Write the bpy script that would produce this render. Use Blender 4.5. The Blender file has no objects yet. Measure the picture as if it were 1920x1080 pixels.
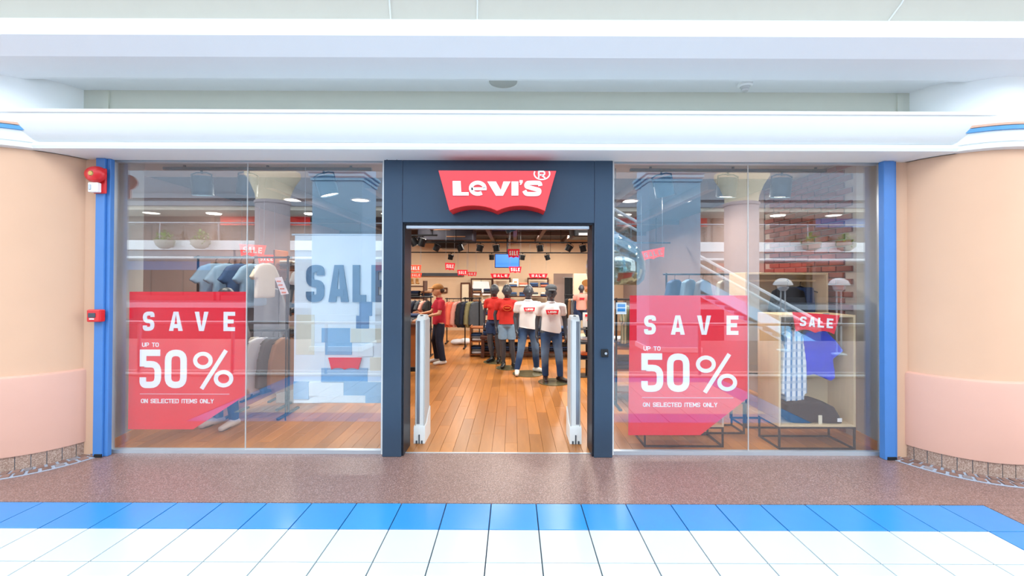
import bpy, bmesh, math, random
from mathutils import Vector, Matrix, noise
random.seed(4)
PI = math.pi
S = bpy.context.scene
COL = S.collection

# ------------------------------------------------------------------ camera
FPX, CX, CY, PITCH, ROLL, EYE = 804.0, 962.0, 517.5, 0.0087, 0.0035, 1.65
cam_d = bpy.data.cameras.new('camera')
cam_d.sensor_width = 36
cam_d.lens = FPX / 1920 * 36
cam_d.shift_x = (960 - CX) / 1920
cam_d.shift_y = (CY - 540) / 1920
cam_d.clip_start = 0.05
cam = bpy.data.objects.new('camera', cam_d)
COL.objects.link(cam)
cam.matrix_world = Matrix.Translation((0, 0, EYE)) @ Matrix.Rotation(PI / 2 + PITCH, 4, 'X') @ Matrix.Rotation(ROLL, 4, 'Z')
S.camera = cam

# ------------------------------------------------------------------ sky and exposure
W = bpy.data.worlds.new('world')
S.world = W
W.use_nodes = True
bg = W.node_tree.nodes['Background']
bg.inputs[0].default_value = (0.90, 0.955, 1.0, 1)
bg.inputs[1].default_value = 4.0
S.view_settings.view_transform = 'Standard'
S.view_settings.look = 'None'
S.view_settings.gamma = 1
S.view_settings.use_curve_mapping = False
S.view_settings.exposure = 0.0

def light(kind, name, loc, energy, color=(1, .90, .78), size=.3, rot=(0, 0, 0), spot=2.2):
    d = bpy.data.lights.new(name, kind)
    d.energy = energy
    d.color = color
    if kind == 'AREA':
        d.shape = 'DISK'; d.size = size
    elif kind == 'SPOT':
        d.spot_size = spot; d.spot_blend = .5; d.shadow_soft_size = size
    else:
        d.shadow_soft_size = size
    o = bpy.data.objects.new(name, d)
    COL.objects.link(o)
    o.location = loc
    o.rotation_euler = rot
    return o

# mall downlights (in the ceiling over the walkway, in front of the shop)
MALL_W = 60
SHOP_W = 44

# ------------------------------------------------------------------ pixel -> point at a real depth
def ray(px, py):
    X, Y = px - CX, py - CY
    c, s = math.cos(ROLL), math.sin(ROLL)
    X, Y = X * c + Y * s, -X * s + Y * c
    x, y, z = X / FPX, 1, -Y / FPX
    c, s = math.cos(PITCH), math.sin(PITCH)
    return Vector((x, c * y - s * z, s * y + c * z))
def at(px, py, Y):
    r = ray(px, py); t = Y / r.y
    return Vector((r.x * t, Y, EYE + r.z * t))
def fl(px, py, z=0.0):
    r = ray(px, py); t = (z - EYE) / r.z
    return Vector((r.x * t, r.y * t, z))

# ------------------------------------------------------------------ materials
MATS = {}
def srgb(h):
    h = h.lstrip('#')
    c = [int(h[i:i + 2], 16) / 255 for i in (0, 2, 4)]
    return tuple(((v / 12.92) if v <= .04045 else ((v + .055) / 1.055) ** 2.4) for v in c) + (1,)
def mat(name, col, rough=.5, metal=0.0, var=.06, scale=6.0, bump=0.0, emit=None, es=0, coat=0, spec=None, rnd=0.0, wood=False):
    if name in MATS: return MATS[name]
    m = bpy.data.materials.new(name); m.use_nodes = True
    nt = m.node_tree; N = nt.nodes; L = nt.links
    b = N['Principled BSDF']
    c = srgb(col) if isinstance(col, str) else col
    b.inputs['Roughness'].default_value = rough
    b.inputs['Metallic'].default_value = metal
    if coat: b.inputs['Coat Weight'].default_value = coat; b.inputs['Coat Roughness'].default_value = .3
    if spec is not None: b.inputs['Specular IOR Level'].default_value = spec
    tc = N.new('ShaderNodeTexCoord')
    nz = N.new('ShaderNodeTexNoise'); nz.inputs['Scale'].default_value = scale
    nz.inputs['Detail'].default_value = 5
    if wood:
        mp = N.new('ShaderNodeMapping'); mp.inputs['Scale'].default_value = wood
        L.new(tc.outputs['Object'], mp.inputs[0]); L.new(mp.outputs[0], nz.inputs['Vector'])
    else:
        L.new(tc.outputs['Object'], nz.inputs['Vector'])
    mx = N.new('ShaderNodeMix'); mx.data_type = 'RGBA'
    lo = tuple(max(0, v * (1 - var * 2)) for v in c[:3]) + (1,)
    hi = tuple(min(1, v * (1 + var)) for v in c[:3]) + (1,)
    mx.inputs[6].default_value = lo; mx.inputs[7].default_value = hi
    L.new(nz.outputs['Fac'], mx.inputs[0])
    out = mx.outputs[2]
    if rnd:
        oi = N.new('ShaderNodeObjectInfo'); ge = N.new('ShaderNodeNewGeometry')
        ad = N.new('ShaderNodeMath'); ad.operation = 'ADD'
        fr = N.new('ShaderNodeMath'); fr.operation = 'FRACT'
        L.new(oi.outputs['Random'], ad.inputs[0]); L.new(ge.outputs['Random Per Island'], ad.inputs[1]); L.new(ad.outputs[0], fr.inputs[0])
        mr = N.new('ShaderNodeMapRange'); mr.inputs[3].default_value = 1 - rnd; mr.inputs[4].default_value = 1 + rnd
        L.new(fr.outputs[0], mr.inputs[0])
        hs = N.new('ShaderNodeHueSaturation'); L.new(mr.outputs[0], hs.inputs['Value']); L.new(out, hs.inputs['Color'])
        out = hs.outputs[0]
    L.new(out, b.inputs['Base Color'])
    if bump:
        bp = N.new('ShaderNodeBump'); bp.inputs['Strength'].default_value = bump; bp.inputs['Distance'].default_value = .01
        L.new(nz.outputs['Fac'], bp.inputs['Height']); L.new(bp.outputs[0], b.inputs['Normal'])
    if emit:
        b.inputs['Emission Color'].default_value = srgb(emit); b.inputs['Emission Strength'].default_value = es
    MATS[name] = m
    return m

def glass_mat(name, tint=(.97, .985, 1), lo=.07, hi=.6):
    m = bpy.data.materials.new(name); m.use_nodes = True
    nt = m.node_tree; N = nt.nodes; L = nt.links; N.clear()
    o = N.new('ShaderNodeOutputMaterial'); mx = N.new('ShaderNodeMixShader')
    t = N.new('ShaderNodeBsdfTransparent'); g = N.new('ShaderNodeBsdfGlossy')
    t.inputs[0].default_value = tint + (1,); g.inputs['Roughness'].default_value = 0
    g.inputs[0].default_value = (.95, .98, 1, 1)
    lw = N.new('ShaderNodeLayerWeight'); lw.inputs[0].default_value = .5
    pw = N.new('ShaderNodeMath'); pw.operation = 'POWER'; pw.inputs[1].default_value = 4
    mr = N.new('ShaderNodeMapRange'); mr.inputs[3].default_value = lo; mr.inputs[4].default_value = hi
    L.new(lw.outputs['Facing'], pw.inputs[0]); L.new(pw.outputs[0], mr.inputs[0]); L.new(mr.outputs[0], mx.inputs[0])
    L.new(t.outputs[0], mx.inputs[1]); L.new(g.outputs[0], mx.inputs[2]); L.new(mx.outputs[0], o.inputs[0])
    MATS[name] = m
    return m

def speckle_mat(name, base, specks, scale=260, rough=.3):
    m = bpy.data.materials.new(name); m.use_nodes = True
    nt = m.node_tree; N = nt.nodes; L = nt.links; b = N['Principled BSDF']
    tc = N.new('ShaderNodeTexCoord'); v = N.new('ShaderNodeTexVoronoi'); v.inputs['Scale'].default_value = scale
    L.new(tc.outputs['Object'], v.inputs['Vector'])
    cr = N.new('ShaderNodeValToRGB'); cr.color_ramp.interpolation = 'CONSTANT'
    sp = N.new('ShaderNodeSeparateColor'); L.new(v.outputs['Color'], sp.inputs[0]); L.new(sp.outputs[0], cr.inputs[0])
    e = cr.color_ramp.elements
    e[0].color = srgb(base); e[1].color = srgb(specks[0]); e[1].position = .4
    for i, c in enumerate(specks[1:]):
        q = e.new(.55 + .4 * i / max(1, len(specks) - 1)); q.color = srgb(c)
    n = N.new('ShaderNodeTexNoise'); n.inputs['Scale'].default_value = 1.3; n.inputs['Detail'].default_value = 4
    L.new(tc.outputs['Object'], n.inputs['Vector'])
    hs = N.new('ShaderNodeHueSaturation'); mr = N.new('ShaderNodeMapRange'); mr.inputs[3].default_value = .9; mr.inputs[4].default_value = 1.1
    L.new(n.outputs['Fac'], mr.inputs[0]); L.new(mr.outputs[0], hs.inputs['Value']); L.new(cr.outputs[0], hs.inputs['Color'])
    L.new(hs.outputs[0], b.inputs['Base Color']); b.inputs['Roughness'].default_value = rough
    MATS[name] = m
    return m

def stripe_mat(name, a, b_, c=None, scale=30, axis='X', rough=.8, plaid=False):
    m = bpy.data.materials.new(name); m.use_nodes = True
    nt = m.node_tree; N = nt.nodes; L = nt.links; b = N['Principled BSDF']; b.inputs['Roughness'].default_value = rough
    tc = N.new('ShaderNodeTexCoord')
    def wave(d, s):
        w = N.new('ShaderNodeTexWave'); w.bands_direction = d; w.inputs['Scale'].default_value = s; w.inputs['Distortion'].default_value = .6
        L.new(tc.outputs['Object'], w.inputs['Vector'])
        r = N.new('ShaderNodeMath'); r.operation = 'GREATER_THAN'; r.inputs[1].default_value = .72
        L.new(w.outputs['Fac'], r.inputs[0]); return r.outputs[0]
    mx = N.new('ShaderNodeMix'); mx.data_type = 'RGBA'; mx.inputs[6].default_value = srgb(a); mx.inputs[7].default_value = srgb(b_)
    L.new(wave(axis, scale), mx.inputs[0]); out = mx.outputs[2]
    if plaid:
        m2 = N.new('ShaderNodeMix'); m2.data_type = 'RGBA'; L.new(out, m2.inputs[6]); m2.inputs[7].default_value = srgb(c)
        q = N.new('ShaderNodeMath'); q.operation = 'MULTIPLY'; q.inputs[1].default_value = .6
        L.new(wave('Z', scale * .8), q.inputs[0]); L.new(q.outputs[0], m2.inputs[0]); out = m2.outputs[2]
    L.new(out, b.inputs['Base Color'])
    MATS[name] = m
    return m

white_paint = mat('white_paint', '#E9EEEE', .45, var=.01)
fascia_paint = mat('fascia_paint', '#E8EEF2', .5, var=.01)
recess_paint = mat('recess_paint', '#D0D3C6', .7, var=.015)
ceil_paint = mat('ceiling_paint', '#D4D2C6', .7, var=.02)
peach = mat('peach_render', '#DFB698', .75, var=.03, scale=3, bump=.03)
peach_pl = mat('plinth_render', '#DDAE9C', .7, var=.03, scale=3)
blue_paint = mat('blue_paint', '#4780C6', .4, var=.05)
stripe_blue = mat('stripe_blue', '#5B9FD8', .5)
stripe_peach = mat('stripe_peach', '#E0B49C', .5)
terrazzo = speckle_mat('terrazzo', '#866860', ['#92766F', '#77605A', '#A28985', '#6C5550'], 170, .35)
base_tile = speckle_mat('base_tile', '#A08476', ['#A88E80', '#8E7264', '#BAA294'], 160, .5)
ring_grout = mat('ring_grout', '#A3AFC0', .8)
mosaic = mat('mosaic_stone', '#8E8688', .45, var=.15, scale=14, rnd=.18)
mosaic_red = mat('mosaic_red', '#8A6C62', .45, var=.15, scale=14, rnd=.18)
grout = mat('grout', '#36424F', .8)
tile_white = mat('tile_white', '#C4D2D8', .18, var=.012, rnd=.02)
tile_blue = mat('tile_blue', '#2F8AD0', .25, var=.03, rnd=.04)
portal_m = mat('portal_metal', '#3A4D62', .34, .3, var=.04, scale=2)
portal_dark = mat('portal_dark', '#1B212C', .4, .2)
alu = mat('aluminium', '#C8D2DC', .3, .6, var=.03)
steel = mat('steel', '#A9B4C0', .3, .8, var=.05)
red_sign = mat('sign_red', '#E9434A', .25, var=.02, coat=.3)
red_side = mat('sign_edge_red', '#E2201F', .4)
vinyl_red = mat('vinyl_red', '#FA1F38', .3, var=.03)
white_vinyl = mat('white_vinyl', '#FFFFFF', .4, var=0)
vinyl_faint = mat('white_vinyl_thin', '#F2B8C4', .4, var=0)
fire_red = mat('fire_red', '#D8232A', .35)
brass = mat('brass', '#B59A5C', .35, .8)
grey_plastic = mat('grey_plastic', '#C3C7C8', .5)
speaker_m = mat('speaker_grille', '#B9BCB8', .7, var=.1, scale=300)
black_metal = mat('black_metal', '#23262B', .45, .5)
black_pl = mat('black_plastic', '#15171A', .4)
lamp_house = mat('lamp_housing', '#2F4C60', .35, .3)
bay_paint = mat('bay_paint', '#A9AAA6', .6, var=.03)
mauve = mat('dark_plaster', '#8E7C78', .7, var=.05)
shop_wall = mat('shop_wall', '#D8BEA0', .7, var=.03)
dark_ceiling = mat('dark_ceiling', '#2A2C3A', .7)
beam_m = mat('beam_wood', '#59453F', .6, var=.1)
plank_m = mat('plank_wood', '#BC7A3A', .32, var=.16, scale=5, rnd=.2, wood=(3, .35, 3), coat=.15)
ply = mat('plywood', '#E3C79C', .55, var=.08, scale=5, wood=(4, 4, .5))
ply_edge = mat('plywood_edge', '#EAD3A8', .5, var=.05)
dark_wood = mat('dark_wood', '#553021', .4, var=.15, scale=4, wood=(.5, 3, 3))
mid_wood = mat('mid_wood', '#A5602F', .4, var=.14, scale=4, wood=(.5, 3, 3))
pine = mat('pine_base', '#C98F50', .45, var=.1, scale=6, wood=(.4, 3, 3))
brick_m = mat('brick', '#7C3E30', .85, var=.14, scale=18, bump=.3, rnd=.25)
mortar = mat('mortar', '#A79B93', .9, var=.1, scale=30)
denim = mat('denim', '#3E5E8C', .85, var=.25, scale=9)
denim_dk = mat('denim_dark', '#253B63', .85, var=.2, scale=12)
denim_lt = mat('denim_light', '#8CB0D0', .85, var=.14, scale=9)
navy = mat('navy_cloth', '#1B2238', .85, var=.15)
black_cloth = mat('black_cloth', '#26282D', .9, var=.2, scale=14, bump=.2)
grey_cloth = mat('grey_cloth', '#8A8D92', .9, var=.12)
charcoal_cloth = mat('charcoal_cloth', '#4C535C', .9, var=.15)
white_cloth = mat('white_cloth', '#F0F4FB', .85, var=.03, bump=.05)
cream_cloth = mat('cream_cloth', '#D9D2C4', .85, var=.06)
red_cloth = mat('red_cloth', '#D6342E', .85, var=.06)
maroon_cloth = mat('polo_red', '#B21731', .85, var=.08)
coral_cloth = mat('coral_cloth', '#F77A61', .85, var=.08)
pink_cloth = mat('pink_cloth', '#E9A79A', .85, var=.08)
royal_cloth = mat('royal_cloth', '#1A44E4', .8, var=.14)
brown_cloth = mat('brown_cloth', '#9A7254', .85, var=.1)
olive_cloth = mat('olive_cloth', '#8A8560', .85, var=.12)
mann = mat('mannequin_grey', '#4A515C', .38, .1, var=.05)
mann_base = mat('glass_base', '#6E6A50', .15, .2)
skin = mat('skin', '#C58E6C', .5, var=.06)
hair = mat('hair', '#3C2A20', .7)
cap_m = mat('cap_tan', '#9C6B35', .8)
shoe_brown = mat('shoe_brown', '#2C1D1B', .3)
shoe_white = mat('shoe_white', '#E4E4E0', .5)
leaf_m = mat('leaf', '#6FAE4C', .5, var=.3, scale=20)
stone_pot = mat('pot', '#C4C8C0', .7, var=.06)
lilac_concrete = mat('lilac_concrete', '#B4AEB4', .7, var=.03)
sky_paint = mat('pale_blue_paint', '#A9D8FA', .35, var=.03)
slab_white = mat('slab_white', '#EAF3FA', .5, var=.02)
slab_grey = mat('slab_grey', '#8C96A2', .6, var=.03)
shop_brown = mat('opposite_brown', '#6B5048', .7, var=.2, scale=1.5)
shop_dark = mat('opposite_dark', '#38343A', .5, var=.2, scale=1.5)
shop_blue = mat('opposite_blue', '#2F7CC4', .5)
dome_white = mat('dome_white', '#F2F6FA', .3, var=.01)
cloche = glass_mat('pendant_glass', (.72, .88, .86), .22, .8)
glass = glass_mat('shop_glass', (.965, .98, .99), .125, .6)
rail_glass = glass_mat('rail_glass', (.93, .97, .98), .05, .5)
screen_m = mat('screen_blue', '#2A5BE8', .3, emit='#3E78FF', es=1.6, var=.3, scale=2)
lamp_on = mat('lamp_on', '#FFF4DC', .4, emit='#FFF1D8', es=9)
panel_on = mat('panel_on', '#FFFFFF', .4, emit='#FFF6EA', es=7)
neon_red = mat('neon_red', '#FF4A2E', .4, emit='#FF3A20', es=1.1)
cream_panel = mat('cream_panel', '#E8DCC2', .6, var=.03)
banner_m = mat('banner_white', '#E8EEF2', .7, var=.03)
patch_a = mat('patch_pale', '#E9EEF0', .8, var=.05)
patch_b = mat('patch_blue', '#8DB4D6', .8, var=.08)
patch_c = mat('patch_cream', '#E6E0CC', .8, var=.05)
patch_d = mat('patch_denim', '#5F7EA8', .8, var=.15)
letter_blue = mat('letter_blue', '#5E7E9C', .8, var=.12)
sticker_blue = mat('sticker_blue', '#3E9CDC', .4)
orange_print = mat('orange_print', '#E8743A', .5)
def fade_mat():
    m = bpy.data.materials.new('faded_denim'); m.use_nodes = True; nt = m.node_tree; N = nt.nodes; L = nt.links; b = N['Principled BSDF']; b.inputs['Roughness'].default_value = .85
    tc = N.new('ShaderNodeTexCoord'); sp = N.new('ShaderNodeSeparateXYZ'); L.new(tc.outputs['Object'], sp.inputs[0])
    cr = N.new('ShaderNodeValToRGB'); e = cr.color_ramp.elements
    mr = N.new('ShaderNodeMapRange'); mr.inputs[1].default_value = 0; mr.inputs[2].default_value = .9
    nz = N.new('ShaderNodeTexNoise'); nz.inputs['Scale'].default_value = 6; ad = N.new('ShaderNodeMath'); ad.operation = 'MULTIPLY_ADD'; ad.inputs[1].default_value = .25
    L.new(tc.outputs['Object'], nz.inputs['Vector']); L.new(nz.outputs['Fac'], ad.inputs[0]); L.new(sp.outputs[2], ad.inputs[2]); L.new(ad.outputs[0], mr.inputs[0]); L.new(mr.outputs[0], cr.inputs[0])
    e[0].position = .0; e[0].color = srgb('#26406A'); e[1].position = 1; e[1].color = srgb('#2B466F')
    for p_, c_ in ((.42, '#2C4C7C'), (.56, '#5E82AA'), (.74, '#6A8CB2'), (.9, '#3C5E8E')): q = e.new(p_); q.color = srgb(c_)
    L.new(cr.outputs[0], b.inputs['Base Color']); return m
faded = fade_mat()
plaid = stripe_mat('plaid_cloth', '#EEF3F6', '#5C90C0', '#B0C4D8', 5, 'X', plaid=True)
stripes_green = stripe_mat('striped_cloth', '#C9C29A', '#6F7C64', scale=9)

# ------------------------------------------------------------------ mesh builder
WORLD = {}
def ploc(o):
    return WORLD.get(o.name, Vector((0, 0, 0))) if o else Vector((0, 0, 0))
class B:
    def __init__(s): s.v = []; s.f = []
    def add(s, vs, fs):
        n = len(s.v); s.v += [tuple(p) for p in vs]; s.f += [tuple(i + n for i in f) for f in fs]; return s
    def box(s, x0, x1, y0, y1, z0, z1):
        vs = [(x, y, z) for z in (z0, z1) for y in (y0, y1) for x in (x0, x1)]
        return s.add(vs, [(0, 2, 3, 1), (4, 5, 7, 6), (0, 1, 5, 4), (2, 6, 7, 3), (0, 4, 6, 2), (1, 3, 7, 5)])
    def rbox(s, x0, x1, y0, y1, z0, z1, r=.01, seg=1):
        bm = bmesh.new(); bmesh.ops.create_cube(bm, size=1)
        for v in bm.verts:
            v.co = ((x0 + x1) / 2 + v.co.x * (x1 - x0), (y0 + y1) / 2 + v.co.y * (y1 - y0), (z0 + z1) / 2 + v.co.z * (z1 - z0))
        r = min(r, .45 * min(abs(x1 - x0), abs(y1 - y0), abs(z1 - z0)))
        bmesh.ops.bevel(bm, geom=list(bm.edges), offset=r, segments=seg, affect='EDGES', profile=.5)
        return s.frombm(bm)
    def frombm(s, bm):
        bm.verts.index_update()
        s.add([v.co[:] for v in bm.verts], [[v.index for v in f.verts] for f in bm.faces]); bm.free(); return s
    def cyl(s, p0, p1, r0, r1=None, n=16, caps=True):
        r1 = r0 if r1 is None else r1
        p0 = Vector(p0); p1 = Vector(p1); d = (p1 - p0).normalized()
        a = Vector((0, 0, 1)) if abs(d.z) < .9 else Vector((1, 0, 0))
        u = d.cross(a).normalized(); w = d.cross(u)
        vs = []
        for p, r in ((p0, r0), (p1, r1)):
            for i in range(n):
                t = 2 * PI * i / n; vs.append(p + u * math.cos(t) * r + w * math.sin(t) * r)
        fs = [(i, (i + 1) % n, n + (i + 1) % n, n + i) for i in range(n)]
        if caps: fs += [tuple(range(n))[::-1], tuple(range(n, 2 * n))]
        return s.add(vs, fs)
    def tube(s, pts, r, n=8):
        for a, b in zip(pts[:-1], pts[1:]): s.cyl(a, b, r, n=n)
        for p in pts[1:-1]: s.ell(p, (r, r, r), 8, 6)
        return s
    def ell(s, c, r, nu=16, nv=10, rot=None):
        vs = []; fs = []
        for j in range(1, nv):
            t = PI * j / nv
            for i in range(nu):
                q = 2 * PI * i / nu
                vs.append(Vector((math.sin(t) * math.cos(q) * r[0], math.sin(t) * math.sin(q) * r[1], math.cos(t) * r[2])))
        vs += [Vector((0, 0, r[2])), Vector((0, 0, -r[2]))]
        for j in range(nv - 2):
            for i in range(nu):
                a = j * nu + i; b = j * nu + (i + 1) % nu
                fs.append((a, a + nu, b + nu, b))
        T = len(vs) - 2
        for i in range(nu):
            fs.append((T, i, (i + 1) % nu)); k = (nv - 2) * nu
            fs.append((T + 1, k + (i + 1) % nu, k + i))
        if rot: vs = [rot @ v for v in vs]
        return s.add([v + Vector(c) for v in vs], fs)
    def cone(s, p0, r0, p1, r1, n=14):        # capsule with different end radii
        p0 = Vector(p0); p1 = Vector(p1)
        s.cyl(p0, p1, r0, r1, n); s.ell(p0, (r0,) * 3, n, 8); s.ell(p1, (r1,) * 3, n, 8); return s
    def lathe(s, prof, c=(0, 0, 0), n=32, a0=0, a1=2 * PI):
        full = abs(a1 - a0 - 2 * PI) < 1e-6
        if full and len(prof) > 1 and (prof[0][0] < 1e-6 or prof[-1][0] < 1e-6):
            a, z_ = (prof[0], prof[-1]); core = [p for p in prof if p[0] > 1e-6]
            base = len(s.v); vs = [(c[0] + r * math.cos(2 * PI * i / n), c[1] + r * math.sin(2 * PI * i / n), c[2] + z) for r, z in core for i in range(n)]
            fs = [(j * n + i, j * n + (i + 1) % n, (j + 1) * n + (i + 1) % n, (j + 1) * n + i) for j in range(len(core) - 1) for i in range(n)]
            if a[0] < 1e-6: vs.append((c[0], c[1], c[2] + a[1])); q = len(vs) - 1; fs += [(q, (i + 1) % n, i) for i in range(n)]
            elif core: fs.append(tuple(range(n))[::-1])
            k = (len(core) - 1) * n
            if z_[0] < 1e-6: vs.append((c[0], c[1], c[2] + z_[1])); q = len(vs) - 1; fs += [(q, k + i, k + (i + 1) % n) for i in range(n)]
            elif len(core) > 1: fs.append(tuple(range(k, k + n)))
            return s.add(vs, fs)
        m = n if full else n + 1; vs = []
        for r, z in prof:
            for i in range(m):
                t = a0 + (a1 - a0) * i / n; vs.append((c[0] + r * math.cos(t), c[1] + r * math.sin(t), c[2] + z))
        fs = []
        for j in range(len(prof) - 1):
            for i in range(n):
                k = (i + 1) % m; fs.append((j * m + i, j * m + k, (j + 1) * m + k, (j + 1) * m + i))
        if full and len(prof) > 2 and abs(prof[0][0] - prof[-1][0]) < 1e-6:
            j = len(prof) - 1
            for i in range(n): fs.append((j * m + i, j * m + (i + 1) % m, (i + 1) % m, i))
        elif full:
            if prof[0][0] > 1e-4: fs.append(tuple(range(m))[::-1])
            if prof[-1][0] > 1e-4: fs.append(tuple(range((len(prof) - 1) * m, len(prof) * m)))
        return s.add(vs, fs)
    def ecyl(s, z0, z1, a, b_, n=24):
        vs = [(r[0] * math.cos(2 * PI * i / n), r[1] * math.sin(2 * PI * i / n), z) for r, z in ((a, z0), (b_, z1)) for i in range(n)]
        return s.add(vs, [(i, (i + 1) % n, n + (i + 1) % n, n + i) for i in range(n)] + [tuple(range(n))[::-1], tuple(range(n, 2 * n))])
    def prism(s, poly, y0, y1, f=lambda x, z: (x, z)):   # polygon in XZ, thickness along Y
        n = len(poly); P = [f(*p) for p in poly]
        vs = [(x, y0, z) for x, z in P] + [(x, y1, z) for x, z in P]
        fs = [tuple(range(n)), tuple(range(n, 2 * n))[::-1]] + [(i, n + i, n + (i + 1) % n, (i + 1) % n) for i in range(n)]
        return s.add(vs, fs)
    def sweepx(s, prof, x0, x1):                        # profile in YZ swept along X
        n = len(prof)
        vs = [(x0, y, z) for y, z in prof] + [(x1, y, z) for y, z in prof]
        fs = [tuple(range(n)), tuple(range(n, 2 * n))[::-1]] + [(i, n + i, n + (i + 1) % n, (i + 1) % n) for i in range(n)]
        return s.add(vs, fs)
    def stroke(s, pts, w, y0, y1, closed=False, end=None):
        P = []
        for p in pts:
            p = Vector(p)
            if not P or (p - P[-1]).length > 1e-5: P.append(p)
        if closed and (P[0] - P[-1]).length < 1e-5: P.pop()
        n = len(P); L = []; R = []
        for i in range(n):
            if closed: a, b, c = P[i - 1], P[i], P[(i + 1) % n]
            else: a = P[i - 1] if i else None; b = P[i]; c = P[i + 1] if i < n - 1 else None
            if a is None: d = (c - b).normalized(); nn = Vector((-d.y, d.x)); k = 1
            elif c is None: d = (b - a).normalized(); nn = Vector((-d.y, d.x)); k = 1
            else:
                d1 = (b - a).normalized(); d2 = (c - b).normalized()
                n1 = Vector((-d1.y, d1.x)); n2 = Vector((-d2.y, d2.x)); nn = (n1 + n2)
                nn = nn.normalized() if nn.length > 1e-6 else n1
                k = 1 / max(.4, nn.dot(n1))
            L.append(b + nn * w / 2 * k); R.append(b - nn * w / 2 * k)
        for i in range(n if closed else n - 1):
            j = (i + 1) % n
            s.prism([tuple(L[i]), tuple(L[j]), tuple(R[j]), tuple(R[i])], y0, y1)
        return s
    def xf(s, M):
        s.v = [tuple(M @ Vector(p)) for p in s.v]; return s
    def mesh(s, name, off=Vector((0, 0, 0)), smooth=False):
        me = bpy.data.meshes.new(name)
        me.from_pydata([(p[0] - off[0], p[1] - off[1], p[2] - off[2]) for p in s.v], [], s.f)
        bm = bmesh.new(); bm.from_mesh(me); bmesh.ops.recalc_face_normals(bm, faces=bm.faces); bm.to_mesh(me); bm.free()
        if smooth is not False:
            for p in me.polygons: p.use_smooth = True
            if smooth is not True:
                try: me.set_sharp_from_angle(angle=smooth)
                except Exception: pass
        return me
    def build(s, name, m, parent=None, smooth=False):
        me = s.mesh(name, ploc(parent), smooth); me.materials.append(m)
        o = bpy.data.objects.new(name, me); COL.objects.link(o); o.parent = parent
        if parent: WORLD[o.name] = ploc(parent)
        return o
AU = .6   # auto-smooth angle
def obj(name, me, parent=None, loc=None):
    o = bpy.data.objects.new(name, me); COL.objects.link(o); o.parent = parent
    if loc is not None: o.location = loc
    return o
def thing(name, label, cat, loc=(0, 0, 0), group=None, rz=0):
    o = bpy.data.objects.new(name, None); COL.objects.link(o); o.empty_display_size = .1
    o.location = loc; o.rotation_euler.z = rz; WORLD[o.name] = Vector(loc)
    o['label'] = label; o['category'] = cat
    if group: o['group'] = group
    return o
def tag(o, label, cat, group=None):
    o['label'] = label; o['category'] = cat
    if group: o['group'] = group
    return o
def struct(o): o['kind'] = 'structure'; return o
def sroot(name, loc=(0, 0, 0)):
    o = bpy.data.objects.new(name, None); COL.objects.link(o); o.location = loc; WORLD[o.name] = Vector(loc); o['kind'] = 'structure'; return o
def clone(root, loc, rz=None, label=None, scale=None):
    def cp(o, par):
        c = o.copy(); COL.objects.link(c); c.parent = par
        for ch in o.children: cp(ch, c)
        return c
    kids = list(root.children)
    r = root.copy(); COL.objects.link(r); r.location = loc
    if rz is not None: r.rotation_euler.z = rz
    if scale: r.scale = scale
    for k in kids: cp(k, r)
    if label: r['label'] = label
    return r
def remesh(b, voxel, smooth=2, disp=None):
    me = b.mesh('tmp'); o = bpy.data.objects.new('tmp', me); COL.objects.link(o)
    md = o.modifiers.new('r', 'REMESH'); md.mode = 'VOXEL'; md.voxel_size = voxel
    if smooth:
        sm = o.modifiers.new('s', 'SMOOTH'); sm.iterations = smooth; sm.factor = .6
    dg = bpy.context.evaluated_depsgraph_get(); dg.update()
    me2 = bpy.data.meshes.new_from_object(o.evaluated_get(dg))
    bpy.data.objects.remove(o); bpy.data.meshes.remove(me)
    if disp:
        for v in me2.vertices: v.co = disp(v.co.copy())
    for p in me2.polygons: p.use_smooth = True
    return me2
def soft(b, voxel, name, m, parent=None, smooth=2, disp=None):
    me = remesh(b, voxel, smooth, disp); me.name = name; me.materials.clear(); me.materials.append(m)
    off = ploc(parent)
    if off.length: me.transform(Matrix.Translation(-off))
    o = obj(name, me, parent)
    if parent: WORLD[o.name] = ploc(parent)
    return o

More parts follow.
